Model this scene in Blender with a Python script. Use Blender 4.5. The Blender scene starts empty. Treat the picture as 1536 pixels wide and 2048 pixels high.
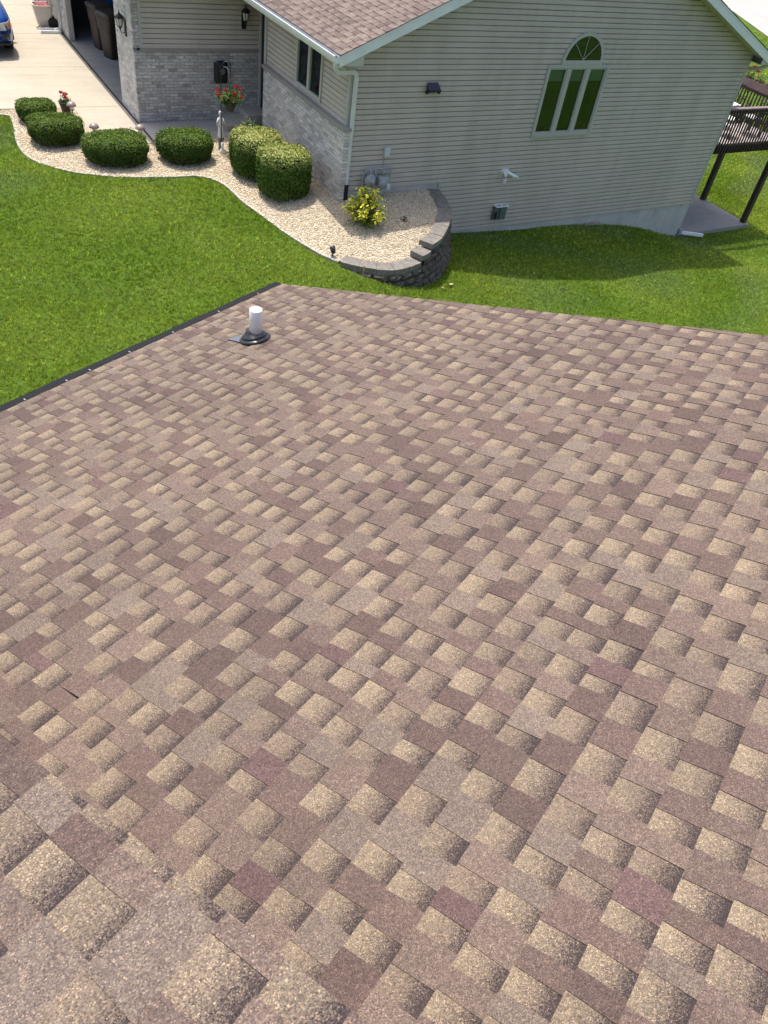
import bpy, bmesh, math, random
import numpy as np
from mathutils import Vector, Matrix
from mathutils.geometry import delaunay_2d_cdt
R = math.radians
rng = np.random.default_rng(7)
random.seed(7)
SC = bpy.context.scene
COL = SC.collection

# ------------------------------------------------------------------ camera
CAMP = np.array([-8.087, -14.455, 4.024])
cam_d = bpy.data.cameras.new('camera')
cam = bpy.data.objects.new('camera', cam_d)
COL.objects.link(cam)
cam.location = CAMP
cam.rotation_euler = (R(45.966), R(-7.724), R(-29.432))
cam_d.sensor_fit = 'VERTICAL'
cam_d.sensor_height = 36.0
cam_d.lens = 1520.7 / 2048 * 36.0
cam_d.clip_start = 0.05
cam_d.clip_end = 2000
SC.camera = cam

# ------------------------------------------------------------------ sky, sun, exposure
SUN = Vector((-0.05, 0.35, 1.0)).normalized()
w = bpy.data.worlds.new("World")
SC.world = w
w.use_nodes = True
nt = w.node_tree
bg = nt.nodes['Background']
sky = nt.nodes.new('ShaderNodeTexSky')
sky.sky_type = 'NISHITA'
sky.sun_disc = False
sky.sun_elevation = math.asin(SUN.z)
sky.sun_rotation = math.atan2(SUN.x, SUN.y)
sky.air_density = 1.0
sky.dust_density = 3.5
sky.ozone_density = 0.6
nt.links.new(sky.outputs[0], bg.inputs[0])
bg.inputs[1].default_value = 0.128
sl = bpy.data.lights.new('sun', 'SUN')
sl.energy = 2.75
sl.angle = R(0.55)
sl.color = (1.0, 0.965, 0.91)
so = bpy.data.objects.new('sun', sl)
COL.objects.link(so)
so.rotation_euler = SUN.to_track_quat('Z', 'Y').to_euler()
so.location = (0, 10, 30)
SC.view_settings.view_transform = 'Standard'
SC.view_settings.look = 'None'
SC.view_settings.gamma = 1
SC.view_settings.exposure = 0.88

# ------------------------------------------------------------------ materials
def new_mat(name):
    m = bpy.data.materials.new(name)
    m.use_nodes = True
    n = m.node_tree.nodes
    return m, m.node_tree, n['Principled BSDF']

def ramp(t, fac, stops):
    r = t.nodes.new('ShaderNodeValToRGB')
    t.links.new(fac, r.inputs[0])
    e = r.color_ramp.elements
    while len(e) < len(stops):
        e.new(0.5)
    for i, (p, c) in enumerate(stops):
        e[i].position = p
        e[i].color = (c[0], c[1], c[2], 1) if not isinstance(c, (int, float)) else (c, c, c, 1)
    return r.outputs[0]

def noise(t, vec, scale, detail=3, rough=0.55):
    n = t.nodes.new('ShaderNodeTexNoise')
    n.inputs['Scale'].default_value = scale
    n.inputs['Detail'].default_value = detail
    n.inputs['Roughness'].default_value = rough
    if vec is not None:
        t.links.new(vec, n.inputs['Vector'])
    return n.outputs[0]

def mulc(t, a, b, fac=1.0, mode='MULTIPLY'):
    m = t.nodes.new('ShaderNodeMix')
    m.data_type = 'RGBA'
    m.blend_type = mode
    if isinstance(fac, bpy.types.NodeSocket):
        t.links.new(fac, m.inputs[0])
    else:
        m.inputs[0].default_value = fac
    for s, v in ((m.inputs[6], a), (m.inputs[7], b)):
        if isinstance(v, bpy.types.NodeSocket):
            t.links.new(v, s)
        else:
            s.default_value = (v[0], v[1], v[2], 1)
    return m.outputs[2]

def objvec(t, scale=None):
    c = t.nodes.new('ShaderNodeTexCoord').outputs['Object']
    if scale:
        mp = t.nodes.new('ShaderNodeMapping')
        mp.inputs['Scale'].default_value = scale
        t.links.new(c, mp.inputs[0])
        return mp.outputs[0]
    return c

def bump(t, b, h, strength, dist):
    bn = t.nodes.new('ShaderNodeBump')
    bn.inputs['Strength'].default_value = strength
    bn.inputs['Distance'].default_value = dist
    t.links.new(h, bn.inputs['Height'])
    t.links.new(bn.outputs[0], b.inputs['Normal'])

def simple(name, col, rough=0.6, metal=0.0, spec=0.5, var=0.15, vscale=6.0, bmp=0.0, bscale=40.0, stretch=None):
    m, t, b = new_mat(name)
    v = objvec(t, stretch)
    if var > 0:
        n = noise(t, v, vscale, 4)
        c = mulc(t, col, ramp(t, n, [(0.3, 1 - var), (0.7, 1 + var)]))
        t.links.new(c, b.inputs['Base Color'])
    else:
        b.inputs['Base Color'].default_value = (*col, 1)
    b.inputs['Roughness'].default_value = rough
    b.inputs['Metallic'].default_value = metal
    b.inputs['Specular IOR Level'].default_value = spec
    if bmp > 0:
        bump(t, b, noise(t, v, bscale, 3), bmp, 0.01)
    return m

def vcol_mat(name, rough=0.7, spec=0.3, var=0.0, vscale=30, trans=0.0):
    m, t, b = new_mat(name)
    a = t.nodes.new('ShaderNodeVertexColor')
    a.layer_name = 'Col'
    c = a.outputs[0]
    if var > 0:
        c = mulc(t, c, ramp(t, noise(t, objvec(t), vscale, 3), [(0.3, 1 - var), (0.7, 1 + var)]))
    t.links.new(c, b.inputs['Base Color'])
    b.inputs['Roughness'].default_value = rough
    b.inputs['Specular IOR Level'].default_value = spec
    if trans > 0:
        tr = t.nodes.new('ShaderNodeBsdfTranslucent')
        t.links.new(c, tr.inputs[0])
        mx = t.nodes.new('ShaderNodeMixShader')
        mx.inputs[0].default_value = trans
        t.links.new(b.outputs[0], mx.inputs[1])
        t.links.new(tr.outputs[0], mx.inputs[2])
        t.links.new(mx.outputs[0], t.nodes['Material Output'].inputs[0])
    return m

def shingle_mat(name, gran, mid, dark, bl=1.0):
    """granule surface; vertex alpha runs 0 (butt edge) to 1 (under the next course) in the gaps, where granules of the mid and dark drops are mixed in one by one"""
    m, t, b = new_mat(name)
    a = t.nodes.new('ShaderNodeVertexColor')
    a.layer_name = 'Col'
    v = objvec(t)
    vo = t.nodes.new('ShaderNodeTexVoronoi')
    vo.inputs['Scale'].default_value = gran
    t.links.new(v, vo.inputs['Vector'])
    sep = t.nodes.new('ShaderNodeSeparateColor')
    t.links.new(vo.outputs['Color'], sep.inputs[0])
    def fac(rand, amp, thr, soft):
        m1 = t.nodes.new('ShaderNodeMath')
        m1.operation = 'MULTIPLY_ADD'
        t.links.new(rand, m1.inputs[0])
        m1.inputs[1].default_value = amp
        m1.inputs[2].default_value = -amp / 2 - thr
        m2 = t.nodes.new('ShaderNodeMath')
        m2.operation = 'ADD'
        t.links.new(m1.outputs[0], m2.inputs[0])
        t.links.new(a.outputs['Alpha'], m2.inputs[1])
        m3 = t.nodes.new('ShaderNodeMath')
        m3.operation = 'DIVIDE'
        m3.use_clamp = True
        t.links.new(m2.outputs[0], m3.inputs[0])
        m3.inputs[1].default_value = soft
        return m3.outputs[0]
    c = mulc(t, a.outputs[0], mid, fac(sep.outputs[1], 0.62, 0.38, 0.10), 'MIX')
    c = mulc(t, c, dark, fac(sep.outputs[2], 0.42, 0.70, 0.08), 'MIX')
    g = ramp(t, sep.outputs[0], [(0.0, (0.50, 0.48, 0.50)), (0.22, (0.76, 0.74, 0.76)), (0.55, (1.0, 0.985, 0.975)), (0.8, (1.17, 1.15, 1.10)), (0.93, (1.55, 1.50, 1.36)), (1.0, (2.2, 2.1, 1.85))])
    c = mulc(t, c, g)
    c = mulc(t, c, ramp(t, noise(t, v, 1.1, 5, 0.6), [(0.28, (0.86, 0.86, 0.87)), (0.5, (1.0, 1.0, 1.0)), (0.74, (1.10, 1.09, 1.07))]))
    c = mulc(t, c, ramp(t, noise(t, v, 60.0, 3), [(0.3, 0.84), (0.72, 1.15)]))
    sc = ramp(t, noise(t, v, 2.3, 6, 0.8), [(0.0, 0.0), (0.665, 0.0), (0.72, 0.30)])
    c = mulc(t, c, (0.42 * bl, 0.40 * bl, 0.38 * bl), sc, 'MIX')
    t.links.new(c, b.inputs['Base Color'])
    b.inputs['Roughness'].default_value = 0.85
    b.inputs['Specular IOR Level'].default_value = 0.25
    bump(t, b, sep.outputs[1], 0.5, 0.0016)
    return m

def brick_mat(name, axis, sky_lift=1.0):
    m, t, b = new_mat(name)
    v = objvec(t)
    s = t.nodes.new('ShaderNodeSeparateXYZ')
    t.links.new(v, s.inputs[0])
    cb = t.nodes.new('ShaderNodeCombineXYZ')
    t.links.new(s.outputs[axis], cb.inputs[0])
    t.links.new(s.outputs[2], cb.inputs[1])
    br = t.nodes.new('ShaderNodeTexBrick')
    t.links.new(cb.outputs[0], br.inputs['Vector'])
    br.inputs['Scale'].default_value = 1.0
    br.inputs['Brick Width'].default_value = 0.203
    br.inputs['Row Height'].default_value = 0.0677
    br.inputs['Mortar Size'].default_value = 0.0055
    br.inputs['Mortar Smooth'].default_value = 0.15
    br.inputs['Color1'].default_value = (0.0, 0.0, 0.0, 1)
    br.inputs['Color2'].default_value = (1, 1, 1, 1)
    br.inputs['Mortar'].default_value = (0.5, 0.5, 0.5, 1)
    sp = t.nodes.new('ShaderNodeSeparateColor')
    t.links.new(br.outputs['Color'], sp.inputs[0])
    c = ramp(t, sp.outputs[0], [(0.0, (0.33, 0.31, 0.29)), (0.2, (0.41, 0.385, 0.36)), (0.5, (0.475, 0.45, 0.42)), (0.8, (0.53, 0.505, 0.475)), (1.0, (0.60, 0.575, 0.54))])
    n = noise(t, v, 28, 4, 0.7)
    c = mulc(t, c, ramp(t, n, [(0.30, 0.5), (0.5, 1.0), (0.72, 1.25)]))
    c = mulc(t, c, (0.30, 0.285, 0.265), br.outputs['Fac'], 'MIX')
    n2 = noise(t, v, 1.2, 4)
    c = mulc(t, c, ramp(t, n2, [(0.3, 0.86 * sky_lift), (0.7, 1.1 * sky_lift)]))
    t.links.new(c, b.inputs['Base Color'])
    b.inputs['Roughness'].default_value = 0.9
    inv = t.nodes.new('ShaderNodeMath')
    inv.operation = 'SUBTRACT'
    inv.inputs[0].default_value = 1
    t.links.new(br.outputs['Fac'], inv.inputs[1])
    add = t.nodes.new('ShaderNodeMath')
    add.operation = 'MULTIPLY_ADD'
    t.links.new(n, add.inputs[0])
    add.inputs[1].default_value = 0.3
    t.links.new(inv.outputs[0], add.inputs[2])
    bump(t, b, add.outputs[0], 0.8, 0.008)
    return m

def siding_mat(name, col):
    m, t, b = new_mat(name)
    v = objvec(t, (0.35, 0.35, 5.0))
    n = noise(t, v, 3.0, 4, 0.6)
    c = mulc(t, col, ramp(t, n, [(0.3, 0.93), (0.7, 1.06)]))
    v2 = objvec(t, (1.6, 1.6, 0.35))
    n2 = noise(t, v2, 1.1, 5, 0.65)
    c = mulc(t, c, ramp(t, n2, [(0.32, (0.88, 0.88, 0.87)), (0.55, (1.0, 1.0, 1.0)), (0.8, (1.05, 1.04, 1.03))]))
    t.links.new(c, b.inputs['Base Color'])
    b.inputs['Roughness'].default_value = 0.55
    b.inputs['Specular IOR Level'].default_value = 0.3
    bump(t, b, noise(t, objvec(t, (1.2, 1.2, 14)), 4.0, 3), 0.25, 0.004)
    return m

def concrete_mat(name, col, stain=0.18, scale=1.0):
    m, t, b = new_mat(name)
    v = objvec(t)
    n = noise(t, v, 0.9 * scale, 6, 0.65)
    c = mulc(t, col, ramp(t, n, [(0.28, 1 - stain), (0.5, 1.0), (0.75, 1 + stain * 0.6)]))
    n2 = noise(t, v, 14, 4, 0.7)
    c = mulc(t, c, ramp(t, n2, [(0.3, 0.93), (0.7, 1.05)]))
    n3 = noise(t, objvec(t, (0.3, 2.2, 1)), 2.4, 4, 0.7)
    c = mulc(t, c, ramp(t, n3, [(0.3, (0.92, 0.89, 0.85)), (0.55, (1.0, 1.0, 1.0))]))
    t.links.new(c, b.inputs['Base Color'])
    b.inputs['Roughness'].default_value = 0.85
    b.inputs['Specular IOR Level'].default_value = 0.25
    bump(t, b, n2, 0.25, 0.004)
    return m

def lawn_mat(name):
    m, t, b = new_mat(name)
    v = objvec(t)
    n = noise(t, v, 0.55, 5, 0.6)
    c = ramp(t, n, [(0.3, (0.066, 0.122, 0.011)), (0.5, (0.086, 0.148, 0.015)), (0.72, (0.118, 0.178, 0.026))])
    n2 = noise(t, v, 22, 5, 0.75)
    c = mulc(t, c, ramp(t, n2, [(0.28, 0.75), (0.5, 1.0), (0.75, 1.25)]))
    t.links.new(c, b.inputs['Base Color'])
    b.inputs['Roughness'].default_value = 0.9
    b.inputs['Specular IOR Level'].default_value = 0.1
    bump(t, b, n2, 1.0, 0.05)
    return m

def glass_mat(name, tint, ior=1.75):
    m, t, b = new_mat(name)
    out = t.nodes['Material Output']
    tr = t.nodes.new('ShaderNodeBsdfTransparent')
    tr.inputs[0].default_value = (*tint, 1)
    gl = t.nodes.new('ShaderNodeBsdfGlossy')
    gl.inputs['Roughness'].default_value = 0.015
    gl.inputs[0].default_value = (0.72, 0.86, 0.92, 1)
    bn = t.nodes.new('ShaderNodeBump')
    bn.inputs['Strength'].default_value = 0.35
    bn.inputs['Distance'].default_value = 0.02
    t.links.new(noise(t, objvec(t), 2.2, 2), bn.inputs['Height'])
    t.links.new(bn.outputs[0], gl.inputs['Normal'])
    fr = t.nodes.new('ShaderNodeFresnel')
    fr.inputs[0].default_value = ior
    mx = t.nodes.new('ShaderNodeMixShader')
    t.links.new(fr.outputs[0], mx.inputs[0])
    t.links.new(tr.outputs[0], mx.inputs[1])
    t.links.new(gl.outputs[0], mx.inputs[2])
    t.links.new(mx.outputs[0], out.inputs[0])
    return m

def stone_mat(name, col, var=0.3):
    m, t, b = new_mat(name)
    v = objvec(t)
    n = noise(t, v, 9, 6, 0.7)
    c = mulc(t, col, ramp(t, n, [(0.28, 1 - var), (0.5, 1), (0.75, 1 + var)]))
    n2 = noise(t, v, 90, 3, 0.7)
    c = mulc(t, c, ramp(t, n2, [(0.3, 0.8), (0.7, 1.2)]))
    t.links.new(c, b.inputs['Base Color'])
    b.inputs['Roughness'].default_value = 0.95
    b.inputs['Specular IOR Level'].default_value = 0.2
    bump(t, b, n, 0.6, 0.015)
    return m

M = {}
def lin(r, g_, b):
    f = lambda c: ((c / 255 + 0.055) / 1.055) ** 2.4 if c > 10 else c / 255 / 12.92
    return np.array([f(r), f(g_), f(b)])
S1 = 0.385
M['shingle'] = shingle_mat('roof shingle granules', 370, lin(160, 141, 127) * S1, lin(101, 87, 87) * S1, 0.8)
M['shingle_far'] = shingle_mat('house shingle granules', 200, lin(163, 144, 136) * 0.46, lin(124, 108, 106) * 0.46, 0.9)
M['brick_x'] = brick_mat('grey brick facing the yard', 0)
M['brick_y'] = brick_mat('grey brick facing the drive', 1, 1.22)  # same brick, colour brightened to stand for more sky light on this side
M['siding'] = siding_mat('warm grey vinyl siding', (0.535, 0.468, 0.40))
M['siding_front'] = siding_mat('warm grey vinyl siding front', (0.535, 0.468, 0.40))
M['trim'] = simple('beige trim', (0.42, 0.41, 0.375), 0.5, var=0.05)
M['sill'] = concrete_mat('limestone sill', (0.30, 0.285, 0.265), 0.15)
M['white_metal'] = simple('white aluminium', (0.78, 0.79, 0.78), 0.4, var=0.06, vscale=3)
M['downspout'] = simple('off white downspout', (0.63, 0.63, 0.60), 0.45, var=0.08, vscale=4)
M['frame'] = simple('window frame vinyl', (0.44, 0.425, 0.385), 0.45, var=0.04)
M['glass'] = glass_mat('window glass', (0.45, 0.55, 0.48))
M['glass_front'] = glass_mat('front window glass', (0.3, 0.33, 0.34), 1.45)
M['dark_room'] = simple('dark room', (0.02, 0.022, 0.02), 0.9, var=0.2)
M['blind'] = simple('window blind', (0.62, 0.64, 0.60), 0.8, var=0.05)
M['soffit'] = simple('soffit', (0.50, 0.49, 0.44), 0.6, var=0.05)
M['foundation'] = concrete_mat('poured foundation', (0.50, 0.48, 0.45), 0.22, 1.6)
M['drive'] = concrete_mat('driveway concrete', (0.445, 0.39, 0.305), 0.12, 0.8)
M['walk'] = concrete_mat('walkway concrete', (0.42, 0.385, 0.345), 0.12, 1.0)
M['patio'] = concrete_mat('patio concrete', (0.30, 0.28, 0.26), 0.2, 1.3)
M['road'] = concrete_mat('pale road concrete', (0.40, 0.38, 0.355), 0.08, 0.3)
M['joint'] = simple('black joint filler', (0.02, 0.02, 0.02), 0.9, var=0.2)
M['black_metal'] = simple('black metal', (0.012, 0.012, 0.013), 0.45, var=0.1)
M['black_plastic'] = simple('black plastic', (0.007, 0.007, 0.008), 0.4, var=0.2, vscale=12)
M['rubber'] = simple('black rubber', (0.018, 0.019, 0.022), 0.33, spec=0.6, var=0.2, vscale=20)
M['flash'] = simple('dark flashing', (0.10, 0.115, 0.14), 0.6, var=0.3, vscale=40)
M['pvc'] = simple('white pvc', (0.80, 0.80, 0.79), 0.35, var=0.05, vscale=12)
M['galv'] = simple('grey galvanised', (0.34, 0.36, 0.36), 0.5, 0.2, var=0.15, vscale=20)
M['box_grey'] = simple('dark grey box', (0.10, 0.125, 0.13), 0.5, var=0.12, vscale=12)
M['box_light'] = simple('pale grey box', (0.55, 0.57, 0.58), 0.5, var=0.06)
M['deck'] = simple('dark brown deck stain', (0.035, 0.022, 0.02), 0.55, var=0.25, vscale=8, stretch=(1, 1, 8))
M['deck_rail'] = simple('brown rail stain', (0.20, 0.135, 0.13), 0.6, var=0.15, vscale=6)
M['deck_floor'] = simple('pale deck boards', (0.66, 0.56, 0.54), 0.7, var=0.18, vscale=5, stretch=(0.4, 6, 1))
M['leaf'] = vcol_mat('leaves', 0.62, 0.15, trans=0.25)
M['grass'] = vcol_mat('grass blades', 0.7, 0.08, trans=0.35)
M['lawn'] = lawn_mat('lawn')
M['flower'] = vcol_mat('petals', 0.5, 0.3, trans=0.2)
M['gravel_base'] = stone_mat('gravel bed base', (0.46, 0.40, 0.31), 0.3)
M['gravel'] = vcol_mat('gravel stones', 0.85, 0.2, 0.15, 60)
M['cap'] = stone_mat('cap stone', (0.20, 0.183, 0.16), 0.4)
M['block'] = stone_mat('split face block', (0.105, 0.088, 0.075), 0.55)
M['edging'] = stone_mat('edging strip', (0.44, 0.40, 0.34), 0.3)
M['brown_plastic'] = simple('brown plastic', (0.040, 0.027, 0.021), 0.5, var=0.1)
M['lid'] = simple('bin lid', (0.065, 0.056, 0.048), 0.5, var=0.1)
M['beige_plastic'] = simple('beige plastic', (0.55, 0.50, 0.43), 0.5, var=0.06)
M['red_stuff'] = stone_mat('pink mulch', (0.50, 0.16, 0.16), 0.6)
M['blue_plastic'] = simple('blue plastic', (0.01, 0.12, 0.42), 0.4, var=0.1)
M['statue'] = simple('white statue', (0.72, 0.71, 0.68), 0.7, var=0.15, vscale=25)
M['solar_cap'] = simple('bronze lamp cap', (0.30, 0.23, 0.21), 0.4, 0.2, var=0.1)
M['clear'] = simple('lamp lens', (0.55, 0.55, 0.52), 0.2, var=0.05)
M['pot'] = simple('dark pot', (0.045, 0.038, 0.035), 0.6, var=0.2)
M['paint_blue'], _t, _b = new_mat('blue car paint')
_b.inputs['Base Color'].default_value = (0.006, 0.075, 0.33, 1)
_b.inputs['Roughness'].default_value = 0.3
_b.inputs['Metallic'].default_value = 0.3
_b.inputs['Coat Weight'].default_value = 1.0
_b.inputs['Coat Roughness'].default_value = 0.04
M['car_dark'] = simple('car dark trim', (0.012, 0.013, 0.016), 0.5, var=0.1)
M['car_glass'] = simple('car glass', (0.01, 0.012, 0.014), 0.05, var=0.0, spec=0.8)
M['amber'] = simple('amber lens', (0.65, 0.20, 0.02), 0.15, var=0.0)
M['lamp_lens'] = simple('headlight lens', (0.65, 0.66, 0.68), 0.12, 0.3, var=0.0)
M['chrome'] = simple('chrome', (0.7, 0.7, 0.7), 0.15, 1.0, var=0.0)
M['tyre'] = simple('tyre rubber', (0.015, 0.015, 0.015), 0.8, var=0.1)
M['wood'] = simple('weathered wood', (0.34, 0.27, 0.21), 0.8, var=0.25, vscale=10)
M['dry_leaf'] = simple('dry leaf', (0.50, 0.38, 0.22), 0.8, var=0.2, vscale=30)
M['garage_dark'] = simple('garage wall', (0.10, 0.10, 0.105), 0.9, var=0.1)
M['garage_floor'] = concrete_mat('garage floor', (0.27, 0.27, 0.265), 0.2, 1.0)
M['door_grey'] = simple('garage door', (0.34, 0.335, 0.32), 0.5, var=0.05)
M['cushion'] = simple('white cushion', (0.78, 0.77, 0.76), 0.8, var=0.05)

# ------------------------------------------------------------------ mesh helpers
class MB:
    """collects polygons (and vertex colours) for one mesh object"""
    def __init__(s):
        s.v, s.f, s.c, s.mi = [], [], [], []
    def poly(s, pts, col=None, mi=0):
        i = len(s.v)
        s.v.extend([tuple(map(float, p)) for p in pts])
        s.f.append(tuple(range(i, i + len(pts))))
        s.mi.append(mi)
        if col is not None:
            if len(col) == len(pts) and not isinstance(col[0], (int, float, np.floating)):
                s.c.extend(col)
            else:
                s.c.extend([col] * len(pts))
    def mesh(s, vs, fs, mi=0):
        i = len(s.v)
        s.v.extend([tuple(map(float, p)) for p in vs])
        for f in fs:
            s.f.append(tuple(i + k for k in f))
            s.mi.append(mi)
    def box(s, lo, hi, mi=0, bev=0.0):
        x0, y0, z0 = lo
        x1, y1, z1 = hi
        if bev <= 0:
            v = [(x, y, z) for z in (z0, z1) for y in (y0, y1) for x in (x0, x1)]
            s.mesh(v, [(0, 2, 3, 1), (4, 5, 7, 6), (0, 1, 5, 4), (2, 6, 7, 3), (0, 4, 6, 2), (1, 3, 7, 5)], mi)
        else:
            c = np.array([(x0 + x1) / 2, (y0 + y1) / 2, (z0 + z1) / 2])
            h = np.array([(x1 - x0) / 2, (y1 - y0) / 2, (z1 - z0) / 2])
            bm = bmesh.new()
            bmesh.ops.create_cube(bm, size=2)
            for q in bm.verts:
                q.co = Vector((q.co.x * h[0] + c[0], q.co.y * h[1] + c[1], q.co.z * h[2] + c[2]))
            bmesh.ops.bevel(bm, geom=list(bm.edges), offset=min(bev, h.min() * 0.95), segments=2, affect='EDGES', profile=0.6)
            s.bm(bm, mi)
    def bm(s, bm, mi=0, mat=None):
        bm.verts.index_update()
        vs = [(mat @ q.co if mat else q.co)[:] for q in bm.verts]
        s.mesh(vs, [[q.index for q in f.verts] for f in bm.faces], mi)
        bm.free()
    def obox(s, c, X, Y, Z, hx, hy, hz, mi=0):
        c, X, Y, Z = map(np.asarray, (c, X, Y, Z))
        v = [c + X * a * hx + Y * b * hy + Z * d * hz for d in (-1, 1) for b in (-1, 1) for a in (-1, 1)]
        s.mesh(v, [(0, 2, 3, 1), (4, 5, 7, 6), (0, 1, 5, 4), (2, 6, 7, 3), (0, 4, 6, 2), (1, 3, 7, 5)], mi)
    def tube(s, path, r, n=8, mi=0, cap=True):
        path = [np.array(p, float) for p in path]
        rs = r if isinstance(r, (list, tuple)) else [r] * len(path)
        ref = np.array([0.31, 0.52, 0.79])
        rings = []
        for i, p in enumerate(path):
            a = path[max(i - 1, 0)]
            b = path[min(i + 1, len(path) - 1)]
            t = (b - a) / (np.linalg.norm(b - a) + 1e-9)
            u = np.cross(t, ref)
            u /= np.linalg.norm(u)
            w_ = np.cross(t, u)
            rings.append([p + rs[i] * (u * math.cos(k * 2 * math.pi / n) + w_ * math.sin(k * 2 * math.pi / n)) for k in range(n)])
        vs = [q for g in rings for q in g]
        fs = []
        for i in range(len(path) - 1):
            for k in range(n):
                a, b = i * n + k, i * n + (k + 1) % n
                fs.append((a, b, b + n, a + n))
        if cap:
            fs.append(tuple(range(n))[::-1])
            fs.append(tuple(range((len(path) - 1) * n, len(path) * n)))
        s.mesh(vs, fs, mi)
    def rect_tube(s, path, wx, wy, mi=0):
        """rectangular section swept along path; section axes kept from the travel direction and a fixed side"""
        path = [np.array(p, float) for p in path]
        vs = []
        for i, p in enumerate(path):
            a = path[max(i - 1, 0)]
            b = path[min(i + 1, len(path) - 1)]
            t = (b - a) / np.linalg.norm(b - a)
            side = np.cross(t, np.array([0, -1.0, 0.001]))
            if np.linalg.norm(side) < 0.2:
                side = np.array([1.0, 0, 0])
            side /= np.linalg.norm(side)
            up = np.cross(side, t)
            for sx, sy in ((-1, -1), (1, -1), (1, 1), (-1, 1)):
                vs.append(p + side * sx * wx / 2 + up * sy * wy / 2)
        fs = []
        for i in range(len(path) - 1):
            for k in range(4):
                a, b = i * 4 + k, i * 4 + (k + 1) % 4
                fs.append((a, b, b + 4, a + 4))
        fs.append((3, 2, 1, 0))
        e = (len(path) - 1) * 4
        fs.append((e, e + 1, e + 2, e + 3))
        s.mesh(vs, fs, mi)
    def lathe(s, prof, c=(0, 0, 0), n=20, X=(1, 0, 0), Y=(0, 1, 0), Z=(0, 0, 1), mi=0):
        c, X, Y, Z = map(lambda q: np.asarray(q, float), (c, X, Y, Z))
        vs = []
        for r, z in prof:
            for k in range(n):
                a = 2 * math.pi * k / n
                vs.append(c + X * r * math.cos(a) + Y * r * math.sin(a) + Z * z)
        fs = []
        for i in range(len(prof) - 1):
            for k in range(n):
                a, b = i * n + k, i * n + (k + 1) % n
                fs.append((a, b, b + n, a + n))
        if prof[0][0] > 1e-4:
            fs.append(tuple(range(n))[::-1])
        if prof[-1][0] > 1e-4:
            e = (len(prof) - 1) * n
            fs.append(tuple(range(e, e + n)))
        s.mesh(vs, fs, mi)
    def prism(s, pts, z0, z1, mi=0):
        """vertical prism; z0, z1 numbers or lists"""
        n = len(pts)
        zz0 = z0 if isinstance(z0, (list, tuple)) else [z0] * n
        zz1 = z1 if isinstance(z1, (list, tuple)) else [z1] * n
        vs = [(p[0], p[1], zz0[i]) for i, p in enumerate(pts)] + [(p[0], p[1], zz1[i]) for i, p in enumerate(pts)]
        fs = [tuple(range(n))[::-1], tuple(range(n, 2 * n))]
        for k in range(n):
            a, b = k, (k + 1) % n
            fs.append((a, b, b + n, a + n))
        s.mesh(vs, fs, mi)
    def build(s, name, mats, parent=None, smooth=False, origin=None):
        o = root_of(parent) if parent is not None else (np.zeros(3) if origin is None else np.asarray(origin, float))
        me = bpy.data.meshes.new(name)
        v = np.array(s.v, float).reshape(-1, 3) - o
        me.from_pydata(v.tolist(), [], s.f)
        if not isinstance(mats, (list, tuple)):
            mats = [mats]
        for m in mats:
            me.materials.append(m)
        if len(mats) > 1:
            me.polygons.foreach_set('material_index', s.mi)
        if s.c and len(s.c) == len(s.v):
            a = me.color_attributes.new('Col', 'FLOAT_COLOR', 'POINT')
            cc = np.ones((len(s.c), 4), np.float32)
            for i_, q_ in enumerate(s.c):
                cc[i_, :3] = q_[:3]
                cc[i_, 3] = q_[3] if len(q_) > 3 else 0.0
            a.data.foreach_set('color', cc.ravel())
        if smooth:
            me.polygons.foreach_set('use_smooth', [True] * len(me.polygons))
        me.update()
        ob = bpy.data.objects.new(name, me)
        COL.objects.link(ob)
        if parent is not None:
            ob.parent = parent
        else:
            ob.location = o
        return ob

def root_of(p):
    while p.parent is not None:
        p = p.parent
    return np.array(p.location)

def fast_mesh(name, V, F, C, mat, parent=None, origin=None):
    """numpy triangles/quads with point colours"""
    o = root_of(parent) if parent is not None else (np.zeros(3) if origin is None else np.asarray(origin, float))
    V = np.asarray(V, np.float32) - o.astype(np.float32)
    F = np.asarray(F, np.int32)
    k = F.shape[1]
    me = bpy.data.meshes.new(name)
    me.vertices.add(len(V))
    me.vertices.foreach_set('co', V.ravel())
    me.loops.add(F.size)
    me.loops.foreach_set('vertex_index', F.ravel())
    me.polygons.add(len(F))
    me.polygons.foreach_set('loop_start', np.arange(0, F.size, k, dtype=np.int32))
    me.polygons.foreach_set('loop_total', np.full(len(F), k, np.int32))
    a = me.color_attributes.new('Col', 'FLOAT_COLOR', 'POINT')
    cc = np.ones((len(V), 4), np.float32)
    cc[:, :3] = C
    a.data.foreach_set('color', cc.ravel())
    me.materials.append(mat)
    me.update(calc_edges=True)
    me.validate()
    ob = bpy.data.objects.new(name, me)
    COL.objects.link(ob)
    if parent is not None:
        ob.parent = parent
    else:
        ob.location = o
    return ob

def tag(o, label=None, cat=None, group=None, kind=None):
    if label:
        o['label'] = label
    if cat:
        o['category'] = cat
    if group:
        o['group'] = group
    if kind:
        o['kind'] = kind
    return o

def thing(name, label, cat, loc, group=None):
    o = bpy.data.objects.new(name, None)
    o.empty_display_size = 0.2
    COL.objects.link(o)
    o.location = loc
    return tag(o, label, cat, group)

def copy_tree(o, parent=None):
    c = o.copy()
    COL.objects.link(c)
    if parent is not None:
        c.parent = parent
    for ch in list(o.children):
        copy_tree(ch, c)
    return c

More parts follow.
